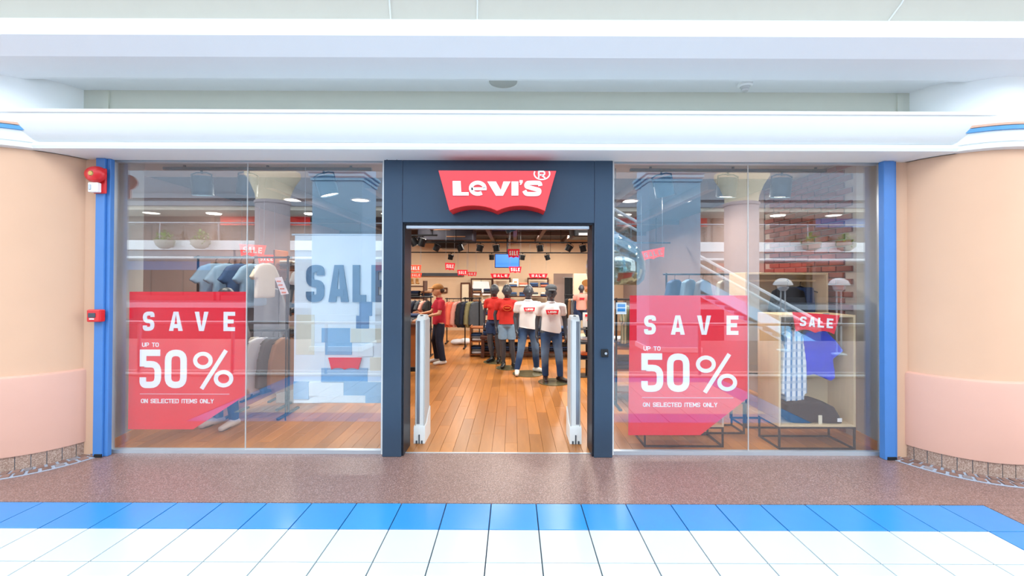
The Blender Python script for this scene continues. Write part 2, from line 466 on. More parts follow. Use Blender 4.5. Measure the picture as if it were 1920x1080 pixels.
# ------------------------------------------------------------------ stroke lettering
def fillet(pts, r, closed=False, seg=5):
    out = []; n = len(pts); P = [Vector(p) for p in pts]
    for i in range(n):
        if not closed and i in (0, n - 1): out.append(tuple(P[i])); continue
        a, b, c = P[i - 1], P[i], P[(i + 1) % n]
        d1 = (a - b); d2 = (c - b); k = min(r, d1.length * .5, d2.length * .5)
        p = b + d1.normalized() * k; q = b + d2.normalized() * k
        for j in range(seg + 1):
            t = j / seg; out.append(tuple(p * (1 - t) ** 2 + b * 2 * t * (1 - t) + q * t ** 2))
    return out
def glyph(c, w, t):
    l, r_, b, u = t / 2, w - t / 2, t / 2, 1 - t / 2; m = .5; x = w / 2; R = w * .45
    F = fillet
    G = {
        'A': [([(0, 0), (x - t * .6, 1), (x + t * .6, 1), (w, 0), (w - t * 1.08, 0), (x, 1 - t * .55), (t * 1.08, 0)], 2), ([(w * .24, .25), (w * .76, .25)], 0)],
        'C': [(F([(r_, .3), (r_, b), (l, b), (l, u), (r_, u), (r_, .7)], R), 0)],
        'D': [(F([(l, b), (r_, b), (r_, u), (l, u)], R, True)[0:0] or [(l, b), (w * .5, b)] + F([(w * .5, b), (r_, b), (r_, m), (r_, u), (w * .5, u)], R)[1:] + [(l, u)], 1)],
        'E': [([(w, u), (l, u), (l, b), (w, b)], 0), ([(l, m), (w * .88, m)], 0)],
        'I': [([(x, 0), (x, 1)], 0)],
        'L': [([(l, 1), (l, b), (w, b)], 0)],
        'M': [([(l, 0), (l, 1)], 0), ([(r_, 0), (r_, 1)], 0), ([(l, .97), (x, .3), (r_, .97)], 0)],
        'N': [([(l, 0), (l, 1)], 0), ([(r_, 0), (r_, 1)], 0), ([(l, .97), (r_, .03)], 0)],
        'O': [(F([(l, b), (r_, b), (r_, u), (l, u)], R, True), 1)],
        '0': [(F([(l, b), (r_, b), (r_, u), (l, u)], R, True), 1)],
        'P': [([(l, 0), (l, 1)], 0), (F([(l, u), (r_, u), (r_, .42), (l, .42)], R), 0)],
        'R': [([(l, 0), (l, 1)], 0), (F([(l, u), (r_, u), (r_, .45), (l, .45)], R), 0), ([(x, .45), (r_, 0)], 0)],
        'S': [(F([(r_, .72), (r_, u), (l, u), (l, m), (r_, m), (r_, b), (l, b), (l, .28)], R), 0)],
        '5': [(F([(l, .56), (l, .62), (r_, .62), (r_, b), (l, b), (l, .28)], R), 0), ([(l, .56), (l, u), (w * .95, u)], 0)],
        'T': [([(0, u), (w, u)], 0), ([(x, 0), (x, 1)], 0)],
        'U': [(F([(l, 1), (l, b), (r_, b), (r_, 1)], R), 0)],
        'V': [([(0, 1), (x - t * .6, 0), (x + t * .6, 0), (w, 1), (w - t * 1.08, 1), (x, t * .75), (t * 1.08, 1)], 2)],
        'Y': [([(l * .8, 1), (x, .45), (w - l * .8, 1)], 0), ([(x, .48), (x, 0)], 0)],
    }
    return G[c]
def text(b, s, x, z, h, y0, y1, w=.6, t=.2, gap=.2, T=None):
    """adds s at baseline (x,z), cap height h; returns width"""
    cx = 0
    for ch in s:
        if ch == ' ': cx += w * .7 + gap; continue
        cw = w * (1.15 if ch == 'M' else (t if ch == 'I' else 1)) if ch != 'I' else t
        for gi, (pts, cl) in enumerate(glyph(ch, cw, t)):
            P = [(x + (cx + p[0]) * h, z + p[1] * h) for p in pts]
            if cl == 2: b.prism(P, y0, y1)
            else: b.stroke(P, t * h, y0 - (y1 - y0) * .12 * gi, y1, bool(cl))
        cx += cw + gap
    return (cx - gap) * h
def letters(parent, m, *a, **k):
    s_, x, z, h = a[0], a[1], a[2], a[3]; w = k.get('w', .6); t = k.get('t', .2); gap = k.get('gap', .2)
    for ch in s_:
        if ch != ' ':
            b = B(); text(b, ch, x, z, h, a[4], a[5], w, t, gap); b.build('letter', m, parent)
        x += ((t if ch == 'I' else w * (1.15 if ch == 'M' else (.7 if ch == ' ' else 1))) + gap) * h
def fit_text(b, s, x0, x1, z, h, y0, y1, w, t):
    n = 0; tw = 0
    for ch in s:
        tw += (w * .7 if ch == ' ' else (t if ch == 'I' else w * (1.15 if ch == 'M' else 1)))
    gap = ((x1 - x0) / h - tw) / (len(s) - 1)
    text(b, s, x0, z, h, y0, y1, w, t, gap)
def batwing(w, h, seg=8):
    """outline centred on x, top at z=0"""
    p = [(-w / 2, 0), (w / 2, 0), (w * .405, -h)]
    for k in range(1, seg + 1):
        t = k / seg; p.append((w * .405 * (1 - t), -h + math.sin(PI * t) ** .8 * h * .13 + 0 * t))
    for k in range(1, seg + 1):
        t = k / seg; p.append((-w * .405 * t, -h + math.sin(PI * t) ** .8 * h * .13))
    return p[::-1]

# ================================================================== THE SETTING
# ---- mall floor
T = .33; X0 = -.1547; Y0 = 3.176
mf = struct(B().box(-12, 12, -3.6, 4.1, -.25, -.012).build('floor', grout)); WORLD[mf.name] = Vector((0, 0, 0))
XL = X0 - 11 * T; XR = X0 + 11 * T; YB = Y0 - 7 * T
tb = B().box(-12, 12, Y0 + .003, 4.1, -.02, 0).box(-12, XL - .003, YB, Y0, -.02, 0).box(XR + .003, 12, YB, Y0, -.02, 0).box(-12, 12, -3.6, YB - .003, -.02, 0)
tb.build('terrazzo_border', terrazzo, mf)
g = .0036
tm = B().rbox(g, T - g, g, T - g, -.02, .0, .0015)
mw = tm.mesh('tile'); mw.materials.append(tile_white)
mb_ = tm.mesh('blue_tile'); mb_.materials.append(tile_blue)
for r in range(7):
    for k in range(-11, 11):
        blue = r in (0, 6) or k in (-11, 10)
        obj('tile', mb_ if blue else mw, mf, (X0 + k * T, Y0 - (r + 1) * T, 0))
# ---- shop floor
SX0, SX1, SYB = -4.7, 3.6, 14.0
sf = struct(B().box(SX0, SX1 + .2, 4.1, SYB, -.25, -.01).build('floor', dark_wood)); WORLD[sf.name] = Vector((0, 0, 0))
PW, PL = .125, 1.25
pm = B().rbox(.001, PW - .001, .001, PL - .001, -.015, 0, .0012).mesh('floor_plank'); pm.materials.append(plank_m)
rest = B(); nx = int((SX1 - SX0) / PW)
cnt = 0
for i in range(nx + 1):
    off = (i * 7 % 5) / 5 * PL; y = 4.1; x = SX0 + i * PW
    first = True
    while y < SYB:
        e = min(SYB, y + (PL - off if first else PL)); L_ = e - y
        near = (e < 7.3) or (abs(x + .1) < 1.3 and e < 8.8)
        if near and cnt < 295:
            o = obj('plank', pm, sf, (x, y, 0)); o.scale.y = L_ / PL; cnt += 1
        else: rest.rbox(x + .001, x + PW - .001, y + .001, e - .001, -.015, 0, .0012)
        y = e; first = False
o = rest.build('far_planks', plank_m, sf); o['kind'] = 'stuff'
# ---- facade wall strips beside the glass, and wall above
struct(B().box(-12, -3.88, 4.02, 4.16, 0, 2.80).build('wall_left', peach))
struct(B().box(3.574, 12, 4.02, 4.16, 0, 2.80).build('wall_right', peach))
struct(B().box(-12, 12, 4.02, 4.16, 2.80, 3.42).build('wall_front', recess_paint))
# recess panel trims near the columns
struct(B().box(-3.86, -3.80, 4.005, 4.02, 3.0, 3.4).build('trim_1', recess_paint))
struct(B().box(3.60, 3.66, 4.005, 4.02, 3.0, 3.4).build('trim_2', recess_paint))
# ---- cornice (curved front board with bead)
prof = [(4.03, 2.765), (3.735, 2.765), (3.705, 2.775), (3.695, 2.80), (3.705, 2.828), (3.725, 2.836), (3.70, 2.85), (3.665, 2.90), (3.64, 2.95), (3.622, 3.0), (3.612, 3.045), (3.60, 3.052), (3.60, 3.078), (3.66, 3.085), (4.03, 3.085)]
struct(B().sweepx(prof, -4.5, 4.2).build('trim_3', white_paint, smooth=.5))
# ---- stepped fascia under the upper ceiling
prof = [(4.4, 3.42), (3.72, 3.42), (3.72, 3.385), (3.69, 3.385), (3.42, 3.428), (3.30, 3.535), (3.30, 3.655), (3.36, 3.70), (4.4, 3.70)]
struct(B().sweepx(prof, -12, 12).build('trim_4', fascia_paint))
# upper vault ceiling with thin ribs
ce = sroot('ceiling')
cove = [(3.52, 3.70), (3.50, 3.76), (3.44, 3.88), (3.34, 4.05), (3.15, 4.28), (2.9, 4.45), (2.6, 4.55), (2.6, 4.8), (3.6, 4.8), (3.6, 3.70)]
B().sweepx(cove, -12, 12).build('cove_panel', ceil_paint, ce, .5)
for xa, xb, bend in ((727, 733, 0), (893, 893, 0), (1700, 1641, -.05)):
    pts = []
    for k_, (yy, zz) in enumerate(cove[:6]):
        f_ = min(1.6, k_ / 2.2); px = xb + (xa - xb) * f_
        pts.append(Vector(((px - CX) / FPX * yy + bend * f_ * (1.3 - f_), yy - .004, zz)))
    B().tube(pts, .006, 6).build('ceiling_rib', white_paint, ce)
# ---- window bays
BAYY = 4.5
def bay(n, xa, xb, joint):
    w = sroot('window_%d' % n)
    zt = 2.80
    for a, b in ((xa, joint - .0015), (joint + .0015, xb)):
        B().box(a, b, 4.076, 4.086, .03, zt).build('pane', glass, w)
    B().box(joint - .002, joint + .002, 4.074, 4.088, .03, zt).build('joint_seal', grey_plastic, w)
    B().box(xa, xb, 4.06, 4.11, 0, .035).build('bottom_rail', alu, w)
    B().rbox(xa - .004, xa + .012, 4.06, 4.10, .035, 2.755, .002).rbox(xb - .012, xb + .004, 4.06, 4.10, .035, 2.755, .002).build('edge_channel', alu, w)
    B().box(xa, xb, 4.06, 4.11, 2.755, 2.80).build('top_rail', alu, w)
    return w
w1 = bay(1, -3.80, -1.232, -2.533)
B().rbox(-1.236, -1.214, 4.05, 4.12, 0, 2.80, .003).build('side_strip', white_paint, w1)
w2 = bay(2, .945, 3.49, 2.236)
B().rbox(.932, .952, 4.05, 4.12, 0, 2.80, .003).build('side_strip', white_paint, w2)
# reveals of the bays and low timber baseboards
def quadwall(name, pts, z0, z1, m, th=.04, par=None):
    (xa, ya), (xb, yb) = pts
    d = Vector((xb - xa, yb - ya)).normalized(); nn = Vector((-d.y, d.x)) * th
    P = [(xa, ya), (xb, yb), (xb + nn.x, yb + nn.y), (xa + nn.x, ya + nn.y)]
    vs = [(x, y, z0) for x, y in P] + [(x, y, z1) for x, y in P]
    return B().add(vs, [(0, 1, 2, 3), (7, 6, 5, 4), (0, 4, 5, 1), (1, 5, 6, 2), (2, 6, 7, 3), (3, 7, 4, 0)]).build(name, m, par)
struct(quadwall('wall_left', [(-3.87, 4.12), (-3.95, 4.58)], 0, 2.95, bay_paint, .05))
struct(quadwall('wall_right', [(3.605, 4.5), (3.545, 4.12)], 0, 2.95, bay_paint, .05))
struct(quadwall('baseboard_left', [(-3.852, 4.12), (-3.932, 4.58)], 0, .09, pine, .016))
struct(quadwall('baseboard_right', [(3.587, 4.5), (3.527, 4.12)], 0, .09, pine, .016))
struct(B().box(-4.7, 3.8, 4.17, 5.5, 2.955, 3.05).build('ceiling', bay_paint))
# ---- shop shell
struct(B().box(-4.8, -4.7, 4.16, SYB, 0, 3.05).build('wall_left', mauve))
struct(B().box(-4.7, -3.95, 4.16, 4.2, 0, 2.95).build('wall_front', bay_paint))
bw = sroot('wall_back')
B().box(-4.8, 1.32, SYB, SYB + .15, 0, 3.05).box(1.97, 3.8, SYB, SYB + .15, 0, 3.05).box(1.32, 1.97, SYB, SYB + .15, 1.86, 3.05).build('plaster', shop_wall, bw)
B().box(1.2, 2.1, SYB + .6, SYB + .65, 0, 2.2).build('passage_panel', mauve, bw)
B().box(-4.6, -1.6, SYB - .06, SYB, 1.76, 1.86).build('dark_rail', charcoal_cloth, bw)
sc = sroot('ceiling')
B().box(-4.8, 3.8, 5.5, SYB + .15, 2.96, 3.1).build('dark_slab', dark_ceiling, sc)
for x in (-3.2, -1.9, -.62, .05, .75, 1.62, 2.6):
    B().box(x - .05, x + .05, 5.6, SYB, 2.84, 2.96).build('beam', beam_m, sc)
for y in (9.3, 11.6):
    B().box(-4.7, 3.6, y, y + .08, 2.86, 2.95).build('cross_beam', beam_m, sc)
# brick side wall: bricks as single pieces near the window
rw = sroot('wall_right')
B().box(3.615, 3.8, 4.50, 6.15, 0, 2.96).build('mortar_bed', mortar, rw)
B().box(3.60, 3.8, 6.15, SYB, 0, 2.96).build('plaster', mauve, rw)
BW, BH, J = .215, .058, .012
bm_ = B().rbox(-.008, .02, .0, BW, 0, BH, .004).mesh('brick'); bm_.materials.append(brick_m)
far = B(); nb = 0
for r in range(42):
    y = 4.44 - (r % 2) * .11; z = r * (BH + J) + .005
    while y < 5.93:
        if y > 4.49:
            if nb < 300 and z + BH < 2.95: obj('brick', bm_, rw, (3.605, y, z)); nb += 1
            elif z + BH < 2.95: far.box(3.597, 3.62, y, y + BW, z, z + BH)
        y += BW + J
o = far.build('far_bricks', brick_m, rw); o['kind'] = 'stuff'

# ---- portal around the entrance
dr = sroot('door_1')
PZ = 2.765
B().rbox(-1.21, -1.035, 3.995, 4.30, 0, PZ, .004).build('jamb', portal_m, dr)
B().rbox(.758, .929, 3.995, 4.30, 0, PZ, .004).build('jamb', portal_m, dr)
B().rbox(-1.035, .758, 3.998, 4.30, 2.182, PZ, .003).build('header', portal_m, dr)
B().box(-1.034, -1.018, 4.02, 4.28, 0, 2.17).box(.742, .757, 4.02, 4.28, 0, 2.17).build('reveal_lining', portal_dark, dr)
B().box(-1.033, .757, 4.02, 4.08, 2.165, 2.182).build('dark_reveal', portal_dark, dr)  # solid dark strip at the head of the inner reveal
B().rbox(-1.015, .72, 4.04, 4.09, 2.128, 2.163, .006).build('shutter_rail', alu, dr)
B().box(-1.21, .93, 4.0, 4.05, PZ, 2.80).build('top_strip', cream_panel, dr)
B().box(-1.03, .75, 4.085, 4.105, 0, .004).build('threshold', alu, dr)
a = at(735, 300, 3.99)
tag(B().tube([(a.x - .05, 3.99, 2.768), (a.x - .02, 3.975, 2.785), (a.x, 3.98, 2.775), (a.x + .03, 3.975, 2.785), (a.x + .05, 3.99, 2.768)], .008, 6).build('cable', black_pl), 'short black cable end poking out above the left corner of the dark entrance frame', 'cable')

# ---- blue posts
def post(x0, x1, label):
    t = thing('corner_post', label, 'post', ((x0 + x1) / 2, 4.0, 0))
    B().rbox(x0, x1 - .035, 3.965, 4.03, .0, 2.764, .004).build('post_front', blue_paint, t)
    B().rbox(x1 - .035, x1, 3.985, 4.03, 0, 2.764, .004).build('post_return', blue_paint, t)
    B().rbox(x0 + .02, x1 - .03, 3.955, 3.97, .0, .03, .003).build('foot', black_metal, t)
    return t
post(-3.872, -3.752, 'tall blue metal post left of the left shop window, beside the fire bell')
post(3.435, 3.568, 'tall blue metal post right of the right shop window')

# ---- columns
def column(cx, cy, label, a0, a1):
    t = thing('column', label, 'column', (cx, cy, 0))
    B().lathe([(.575, .805), (.575, 2.77)], (cx, cy, 0), 72).build('shaft', peach, t, AU)
    B().lathe([(.57, .125), (.60, .125), (.603, .14), (.603, .775), (.598, .795), (.575, .81)], (cx, cy, 0), 72).build('plinth', peach_pl, t, AU)
    B().lathe([(.5, 2.765), (.60, 2.765), (.628, 2.775), (.63, 2.81), (.618, 2.815), (.618, 2.82), (.63, 2.825), (.634, 2.915)], (cx, cy, 0), 72).build('capital', white_paint, t, AU)
    B().lathe([(.634, 2.913), (.65, 2.916), (.65, 2.948), (.634, 2.951)], (cx, cy, 0), 72).build('blue_band', stripe_blue, t, AU)
    B().lathe([(.634, 2.950), (.654, 2.953), (.654, 2.972), (.634, 2.975)], (cx, cy, 0), 72).build('peach_band', stripe_peach, t, AU)
    B().lathe([(.636, 2.972), (.63, 3.0), (.61, 3.04), (.58, 3.08), (.558, 3.12), (.55, 3.16), (.55, 3.42)], (cx, cy, 0), 72).build('neck', white_paint, t, AU)
    # base tiles and mosaic ring, one by one
    n = 19
    bt = B(); 
    for i in range(n):
        q0 = a0 + (a1 - a0) * i / n + .004; q1 = a0 + (a1 - a0) * (i + 1) / n - .004
        vs = []
        B().lathe([(.54, .001), (.588, .001), (.588, .122), (.54, .122), (.54, .001)][:4] , (cx, cy, 0), 5, q0, q1).build('base_tile', base_tile, t)
    B().lathe([(.52, .0), (.575, .0), (.575, .12), (.52, .12)], (cx, cy, 0), 60).build('base_core', ring_grout, t)
    B().lathe([(.58, .0005), (.765, .0005), (.765, .004), (.58, .004)], (cx, cy, 0), 60, a0, a1).build('ring_bed', ring_grout, t)
    rnd = random.Random(int(cx * 10))
    for ring, (r0, r1, nn) in enumerate(((.604, .668, 28), (.684, .748, 28))):
        for i in range(nn):
            q0 = a0 + (a1 - a0) * (i + .5 * ring) / nn + .016; q1 = a0 + (a1 - a0) * (i + 1 + .5 * ring) / nn - .016
            vs = []; h = .010 + rnd.random() * .004
            for q in (q0, q1):
                for r in (r0, r1): vs += [(cx + r * math.cos(q), cy + r * math.sin(q), 0.001), (cx + (r * .985 + .01) * math.cos(q * .97 + (q0 + q1) / 2 * .03), cy + (r * .985 + .01) * math.sin(q * .97 + (q0 + q1) / 2 * .03), h)]
            B().add(vs, [(0, 1, 3, 2), (4, 6, 7, 5), (0, 4, 5, 1), (2, 3, 7, 6), (0, 2, 6, 4), (1, 5, 7, 3)]).build('mosaic_stone', mosaic_red if rnd.random() < .75 else mosaic, t)
    return t
column(4.25, 4.18, 'round peach column with pink plinth and white capital, right of the shop window', PI + .05, 2 * PI - .05)
column(-4.57, 4.18, 'round peach column with pink plinth and white capital, left of the shop window beside the fire bell', PI + .05, 2 * PI - .05)

# ================================================================== FACADE FITTINGS
# fire bell
t = thing('fire_bell', 'red round fire bell with white sounder box on red backplate by the left blue post', 'bell', (-3.88, 3.96, 2.5))
a = at(200, 316, 3.955); b = at(176, 363, 3.955)
B().rbox(b.x, a.x, 3.945, 3.965, b.z, a.z, .006).build('backplate', fire_red, t)
c = at(176, 326, 3.90)
cs = B()
cs.lathe([(0, .035), (.03, .034), (.07, .02), (.085, 0), (.088, -.02), (.08, -.022)], (0, 0, 0), 40)
cs.xf(Matrix.Translation((c.x, 3.905, c.z)) @ Matrix.Rotation(PI / 2, 4, 'X') @ Matrix.Diagonal((1.08, .86, 1, 1)))
cs.build('gong', fire_red, t, AU)
B().cyl((c.x, 3.945, c.z), (c.x, 3.905, c.z), .03, n=16).build('gong_mount', fire_red, t)
B().cyl((c.x, 3.875, c.z), (c.x, 3.864, c.z), .03, .02, n=6).build('gong_nut', brass, t)
a = at(170, 343, 3.93); b = at(188, 361, 3.93)
B().rbox(a.x, b.x, 3.90, 3.945, b.z, a.z, .006).build('sounder_box', white_vinyl, t)
B().rbox(a.x + .012, a.x + .035, 3.893, 3.90, b.z + .02, a.z - .02, .003).build('sounder_label', steel, t)
# call point
a = at(171, 580, 3.955); b = at(196, 603, 3.955)
t = thing('call_point', 'small red fire alarm call point box low on the left blue post', 'alarm box', ((a.x + b.x) / 2, 3.955, (a.z + b.z) / 2))
B().rbox(a.x, b.x, 3.91, 3.966, b.z, a.z, .01, 2).build('housing', fire_red, t)
B().rbox(a.x + .018, b.x - .04, 3.904, 3.911, b.z + .04, a.z - .03, .003).build('break_glass', charcoal_cloth, t)
B().rbox(a.x + .03, b.x - .05, 3.904, 3.911, b.z + .022, b.z + .034, .002).build('caption_label', white_vinyl, t)
# ceiling speaker and smoke detector in the soffit
t = thing('ceiling_speaker', 'round grey ceiling loudspeaker grille in the white soffit above the shop sign', 'speaker', (-.09, 3.80, 3.42))
B().lathe([(0, -.012), (.118, -.012), (.124, -.006), (.124, 0)], (-.095, 3.80, 3.42), 40).build('grille', speaker_m, t, AU)
B().lathe([(.124, -.012), (.135, -.008), (.135, 0), (.124, 0)], (-.095, 3.80, 3.42), 40).build('bezel', white_paint, t, AU)
a = at(1396, 158, 3.85)
t = thing('smoke_detector', 'small white smoke detector in the soffit above the right window', 'detector', (a.x, 3.84, 3.42))
B().lathe([(.062, 0), (.062, -.02), (.05, -.03), (.045, -.03)], (a.x, 3.84, 3.42), 28).build('base', white_paint, t, AU)
B().lathe([(0, -.07), (.025, -.068), (.033, -.055), (.03, -.045), (.045, -.03)], (a.x, 3.84, 3.42), 28).build('sensor_head', grey_plastic, t, AU)
# logo sign
SY = 3.78
a = at(822, 320, SY); b = at(1043, 320, SY); c = at(930, 396, SY)
lw = b.x - a.x; lcx = (a.x + b.x) / 2; lz = (a.z + b.z) / 2; lh = (a.z - c.z)
t = thing('logo_sign', 'red batwing shaped sign with white shop name above the entrance', 'sign', (lcx, 3.998, lz))
bwg = batwing(lw, lh)
B().prism([(lcx + x, lz + z) for x, z in bwg], SY, 3.998).build('sign_body', red_side, t)
B().prism([(lcx + x * .995, lz + z * .985 - .002) for x, z in bwg], SY - .004, SY + .0005).build('sign_face', red_sign, t)
def LP(px, py): p = at(px, py, SY); return (p.x, p.z)
lb = B(); y0, y1 = SY - .014, SY - .004
def pp(pts): lb.prism([LP(*p) for p in pts], y0, y1)
pp([(849, 340), (864, 340), (865, 361), (879, 361), (879, 367), (849.5, 367)])                         # L
def ring(pts, w): lb.stroke([LP(*p) for p in pts], w * SY / FPX, y0, y1)
el = [(896 + 13 * math.cos(q), 353.5 + 10.5 * math.sin(q)) for q in [(-.05 - i * (2 * PI * .84) / 26) for i in range(27)]]
lb.stroke([LP(*p) for p in el], 7 * SY / FPX, y0, y1)
lb.stroke([LP(884, 354.5), LP(912.5, 354.5)], 5 * SY / FPX, y0, y1)
pp([(914, 341), (930, 341), (939, 357), (944, 341), (957, 341), (943, 367.5), (930, 367.5)])            # v
pp([(959, 341), (972, 341), (972, 367), (959, 367)])                                                   # i
pp([(974, 338.5), (980, 338.5), (980, 342), (977, 347), (974.5, 347), (976, 343), (974, 343)])          # '
sp = fillet([(1013, 349), (1012, 343.5), (1003, 343.2), (988, 343.5), (986, 350), (998, 353.6), (1012, 357), (1010, 364), (998, 364.6), (986, 364), (983, 358)], 7)
lb.stroke([LP(*p) for p in sp], 7.6 * SY / FPX, y0, y1)
lb.build('lettering', white_vinyl, t)
rb = B(); q = [(1016 + 14.5 * math.cos(2 * PI * i / 28), 326.2 + 11.5 * math.sin(2 * PI * i / 28)) for i in range(28)]
q = [(x, max(y, 320.6)) for x, y in q]
ko = [p for p in q if p[1] > 320.7]
ang = sorted([(math.atan2(p[1] - 326.2, p[0] - 1016) % (2 * PI), p) for p in ko])
op = [LP(1016 + 14.5 * math.cos(w_), 326.2 + 10.8 * math.sin(w_)) for w_ in [(-.42 + (PI + .84) * i / 24) for i in range(25)]]
rb.stroke(op, 2.2 * SY / FPX, y0 + .004, y1)
for pts in ([(1010, 321), (1010, 334)], fillet([(1010, 322), (1021, 322), (1021, 328.5), (1010, 328.5)], 4), [(1015, 328.5), (1022, 334)]):
    rb.stroke([LP(*p) for p in pts], 2.6 * SY / FPX, y0 + .004, y1)
rb.build('registered_mark', white_vinyl, t)
# door switch
a = at(1133, 662, 3.99)
t = thing('door_contact', 'small black lock switch on the right leg of the dark entrance frame', 'switch', (a.x, 3.995, a.z))
B().rbox(a.x - .03, a.x + .035, 3.97, 3.996, a.z - .035, a.z + .035, .004).build('box', black_pl, t)
B().cyl((a.x + .01, 3.972, a.z), (a.x + .01, 3.962, a.z), .012, n=14).build('key_barrel', alu, t)

# window posters
def poster(cs, label):
    (x0, y0, x1, y1, cxp, cyp) = cs          # left,top,right,bottom, cut x at bottom, cut y at right
    Y = 4.10
    a = at(x0, y0, Y); b = at(x1, y0, Y); c = at(x1, y1, Y); d = at(cxp, y1, Y); e = at(x1, cyp, Y); f_ = at(x0 - 3, y1, Y)
    t = thing('window_poster', label, 'poster', (a.x, Y, f_.z))
    B().prism([(a.x, a.z), (f_.x, f_.z), (d.x, d.z), (e.x, e.z), (b.x, b.z)], Y, Y + .004).build('red_sheet', vinyl_red, t)
    k = Y / FPX; sx = (x1 - x0) / 218.0
    def Z(py): return a.z - (py) * k
    def X(px): return a.x + px * k * sx
    yy0, yy1 = Y - .004, Y
    hs = 36 * k
    for i, ch in enumerate('SAVE'):
        xx = (26, 75, 123, 177)[i]
        tb = B(); text(tb, ch, X(xx), Z(73), hs, yy0, yy1, (21.5 + (4 if ch in 'AV' else 0)) * k * sx / hs, 7.4 / 36); tb.build('letter', white_vinyl, t)
    hb = 72 * k; nb_ = B()
    text(nb_, '5', X(21), Z(180), hb, yy0, yy1, 40 / 72 * sx, 12 / 72); nb_.build('letter', white_vinyl, t); nb_ = B()
    text(nb_, '0', X(68), Z(180), hb, yy0, yy1, 41 / 72 * sx, 12 / 72); nb_.build('letter', white_vinyl, t); nb_ = B()
    for (cx_, cz_) in ((139, 128), (178, 162)):
        el = [(X(cx_ + 14.5 * math.cos(2 * PI * i / 28)), Z(cz_ + 12.5 * math.sin(2 * PI * i / 28))) for i in range(28)]
        nb_.stroke(el, 7.4 * k, yy0, yy1, True)
    nb_.stroke([(X(137), Z(181)), (X(182), Z(109))], 7.6 * k, yy0, yy1)
    nb_.build('letter', white_vinyl, t)
    sb = B()
    fit_text(sb, 'UP TO', X(25), X(56), Z(103), 8 * k, yy0, yy1, .75, .16)
    fit_text(sb, 'ON SELECTED ITEMS ONLY', X(24), X(160), Z(208), 8 * k, yy0, yy1, .75, .16)
    sb.build('small_lettering', white_vinyl, t)['kind'] = 'stuff'
    B().prism([(X(22), Z(190.2)), (X(22), Z(191.4)), (X(189), Z(191.4)), (X(189), Z(190.2))], yy0, yy1).build('rule_line', vinyl_faint, t)
poster((243, 547, 461, 805, 362, 741), 'red window poster reading SAVE up to 50%, in the left shop window')
poster((1181, 554, 1404, 816, 1313, 745), 'red window poster reading SAVE up to 50%, in the right shop window')
a = at(1155, 567, 4.10); b = at(1174, 589, 4.10)
t = thing('payment_sticker', 'small blue and white sticker on the right window beside the entrance', 'sticker', (a.x, 4.09, a.z))
B().box(a.x, b.x, 4.09, 4.094, b.z, a.z).build('backing', white_vinyl, t)
B().box(a.x + .012, b.x - .012, 4.0965, 4.097, b.z, a.z)
B().box(a.x + .012, b.x - .012, 4.087, 4.09, a.z - .045, a.z - .015).box(a.x + .012, b.x - .012, 4.087, 4.09, a.z - .085, a.z - .055).build('blue_print', sticker_blue, t)

# ================================================================== ENTRANCE GATES
def gate(x0, x1, label, flip):
    t = thing('security_gate', label, 'security gate', ((x0 + x1) / 2, 4.47, 0))
    xm = (x0 + x1) / 2; w = x1 - x0
    prof = [(4.345, .03), (4.345, 1.20), (4.36, 1.245), (4.40, 1.275), (4.46, 1.287), (4.54, 1.275), (4.58, 1.245), (4.595, 1.20), (4.595, .03)]
    B().sweepx(prof, x0 + .012, x1 - .012).build('panel', white_paint, t, .5)
    B().rbox(x0 + .004, x0 + .016, 4.342, 4.60, .02, 1.24, .004).rbox(x1 - .016, x1 - .004, 4.342, 4.60, .02, 1.24, .004).build('side_shell', grey_plastic, t)
    sx = x0 + .022 if not flip else xm + .004
    B().rbox(sx, sx + w * .30, 4.338, 4.348, .19, 1.23, .003).build('front_channel', steel, t)
    B().rbox(xm - .015, xm + .015, 4.40, 4.45, 1.262, 1.283, .004).build('top_cap', charcoal_cloth, t)
    bp = [(4.325, 0), (4.325, .15), (4.335, .17), (4.42, .18), (4.54, .27), (4.60, .30), (4.615, .28), (4.615, 0)]
    B().sweepx(bp, x0 - .004, x1 + .004).build('base_shoe', white_paint, t, .5)
    B().box(x0 + .018, x0 + .034, 4.318, 4.328, 0, .03).box(xm - .006, xm + .006, 4.318, 4.328, 0, .09).box(x1 - .034, x1 - .018, 4.318, 4.328, 0, .03).build('foot_clamp', charcoal_cloth, t)
gate(-.99, -.885, 'white anti-theft gate panel standing just inside the entrance, left side', False)
gate(.58, .69, 'white anti-theft gate panel standing just inside the entrance, right side', True)

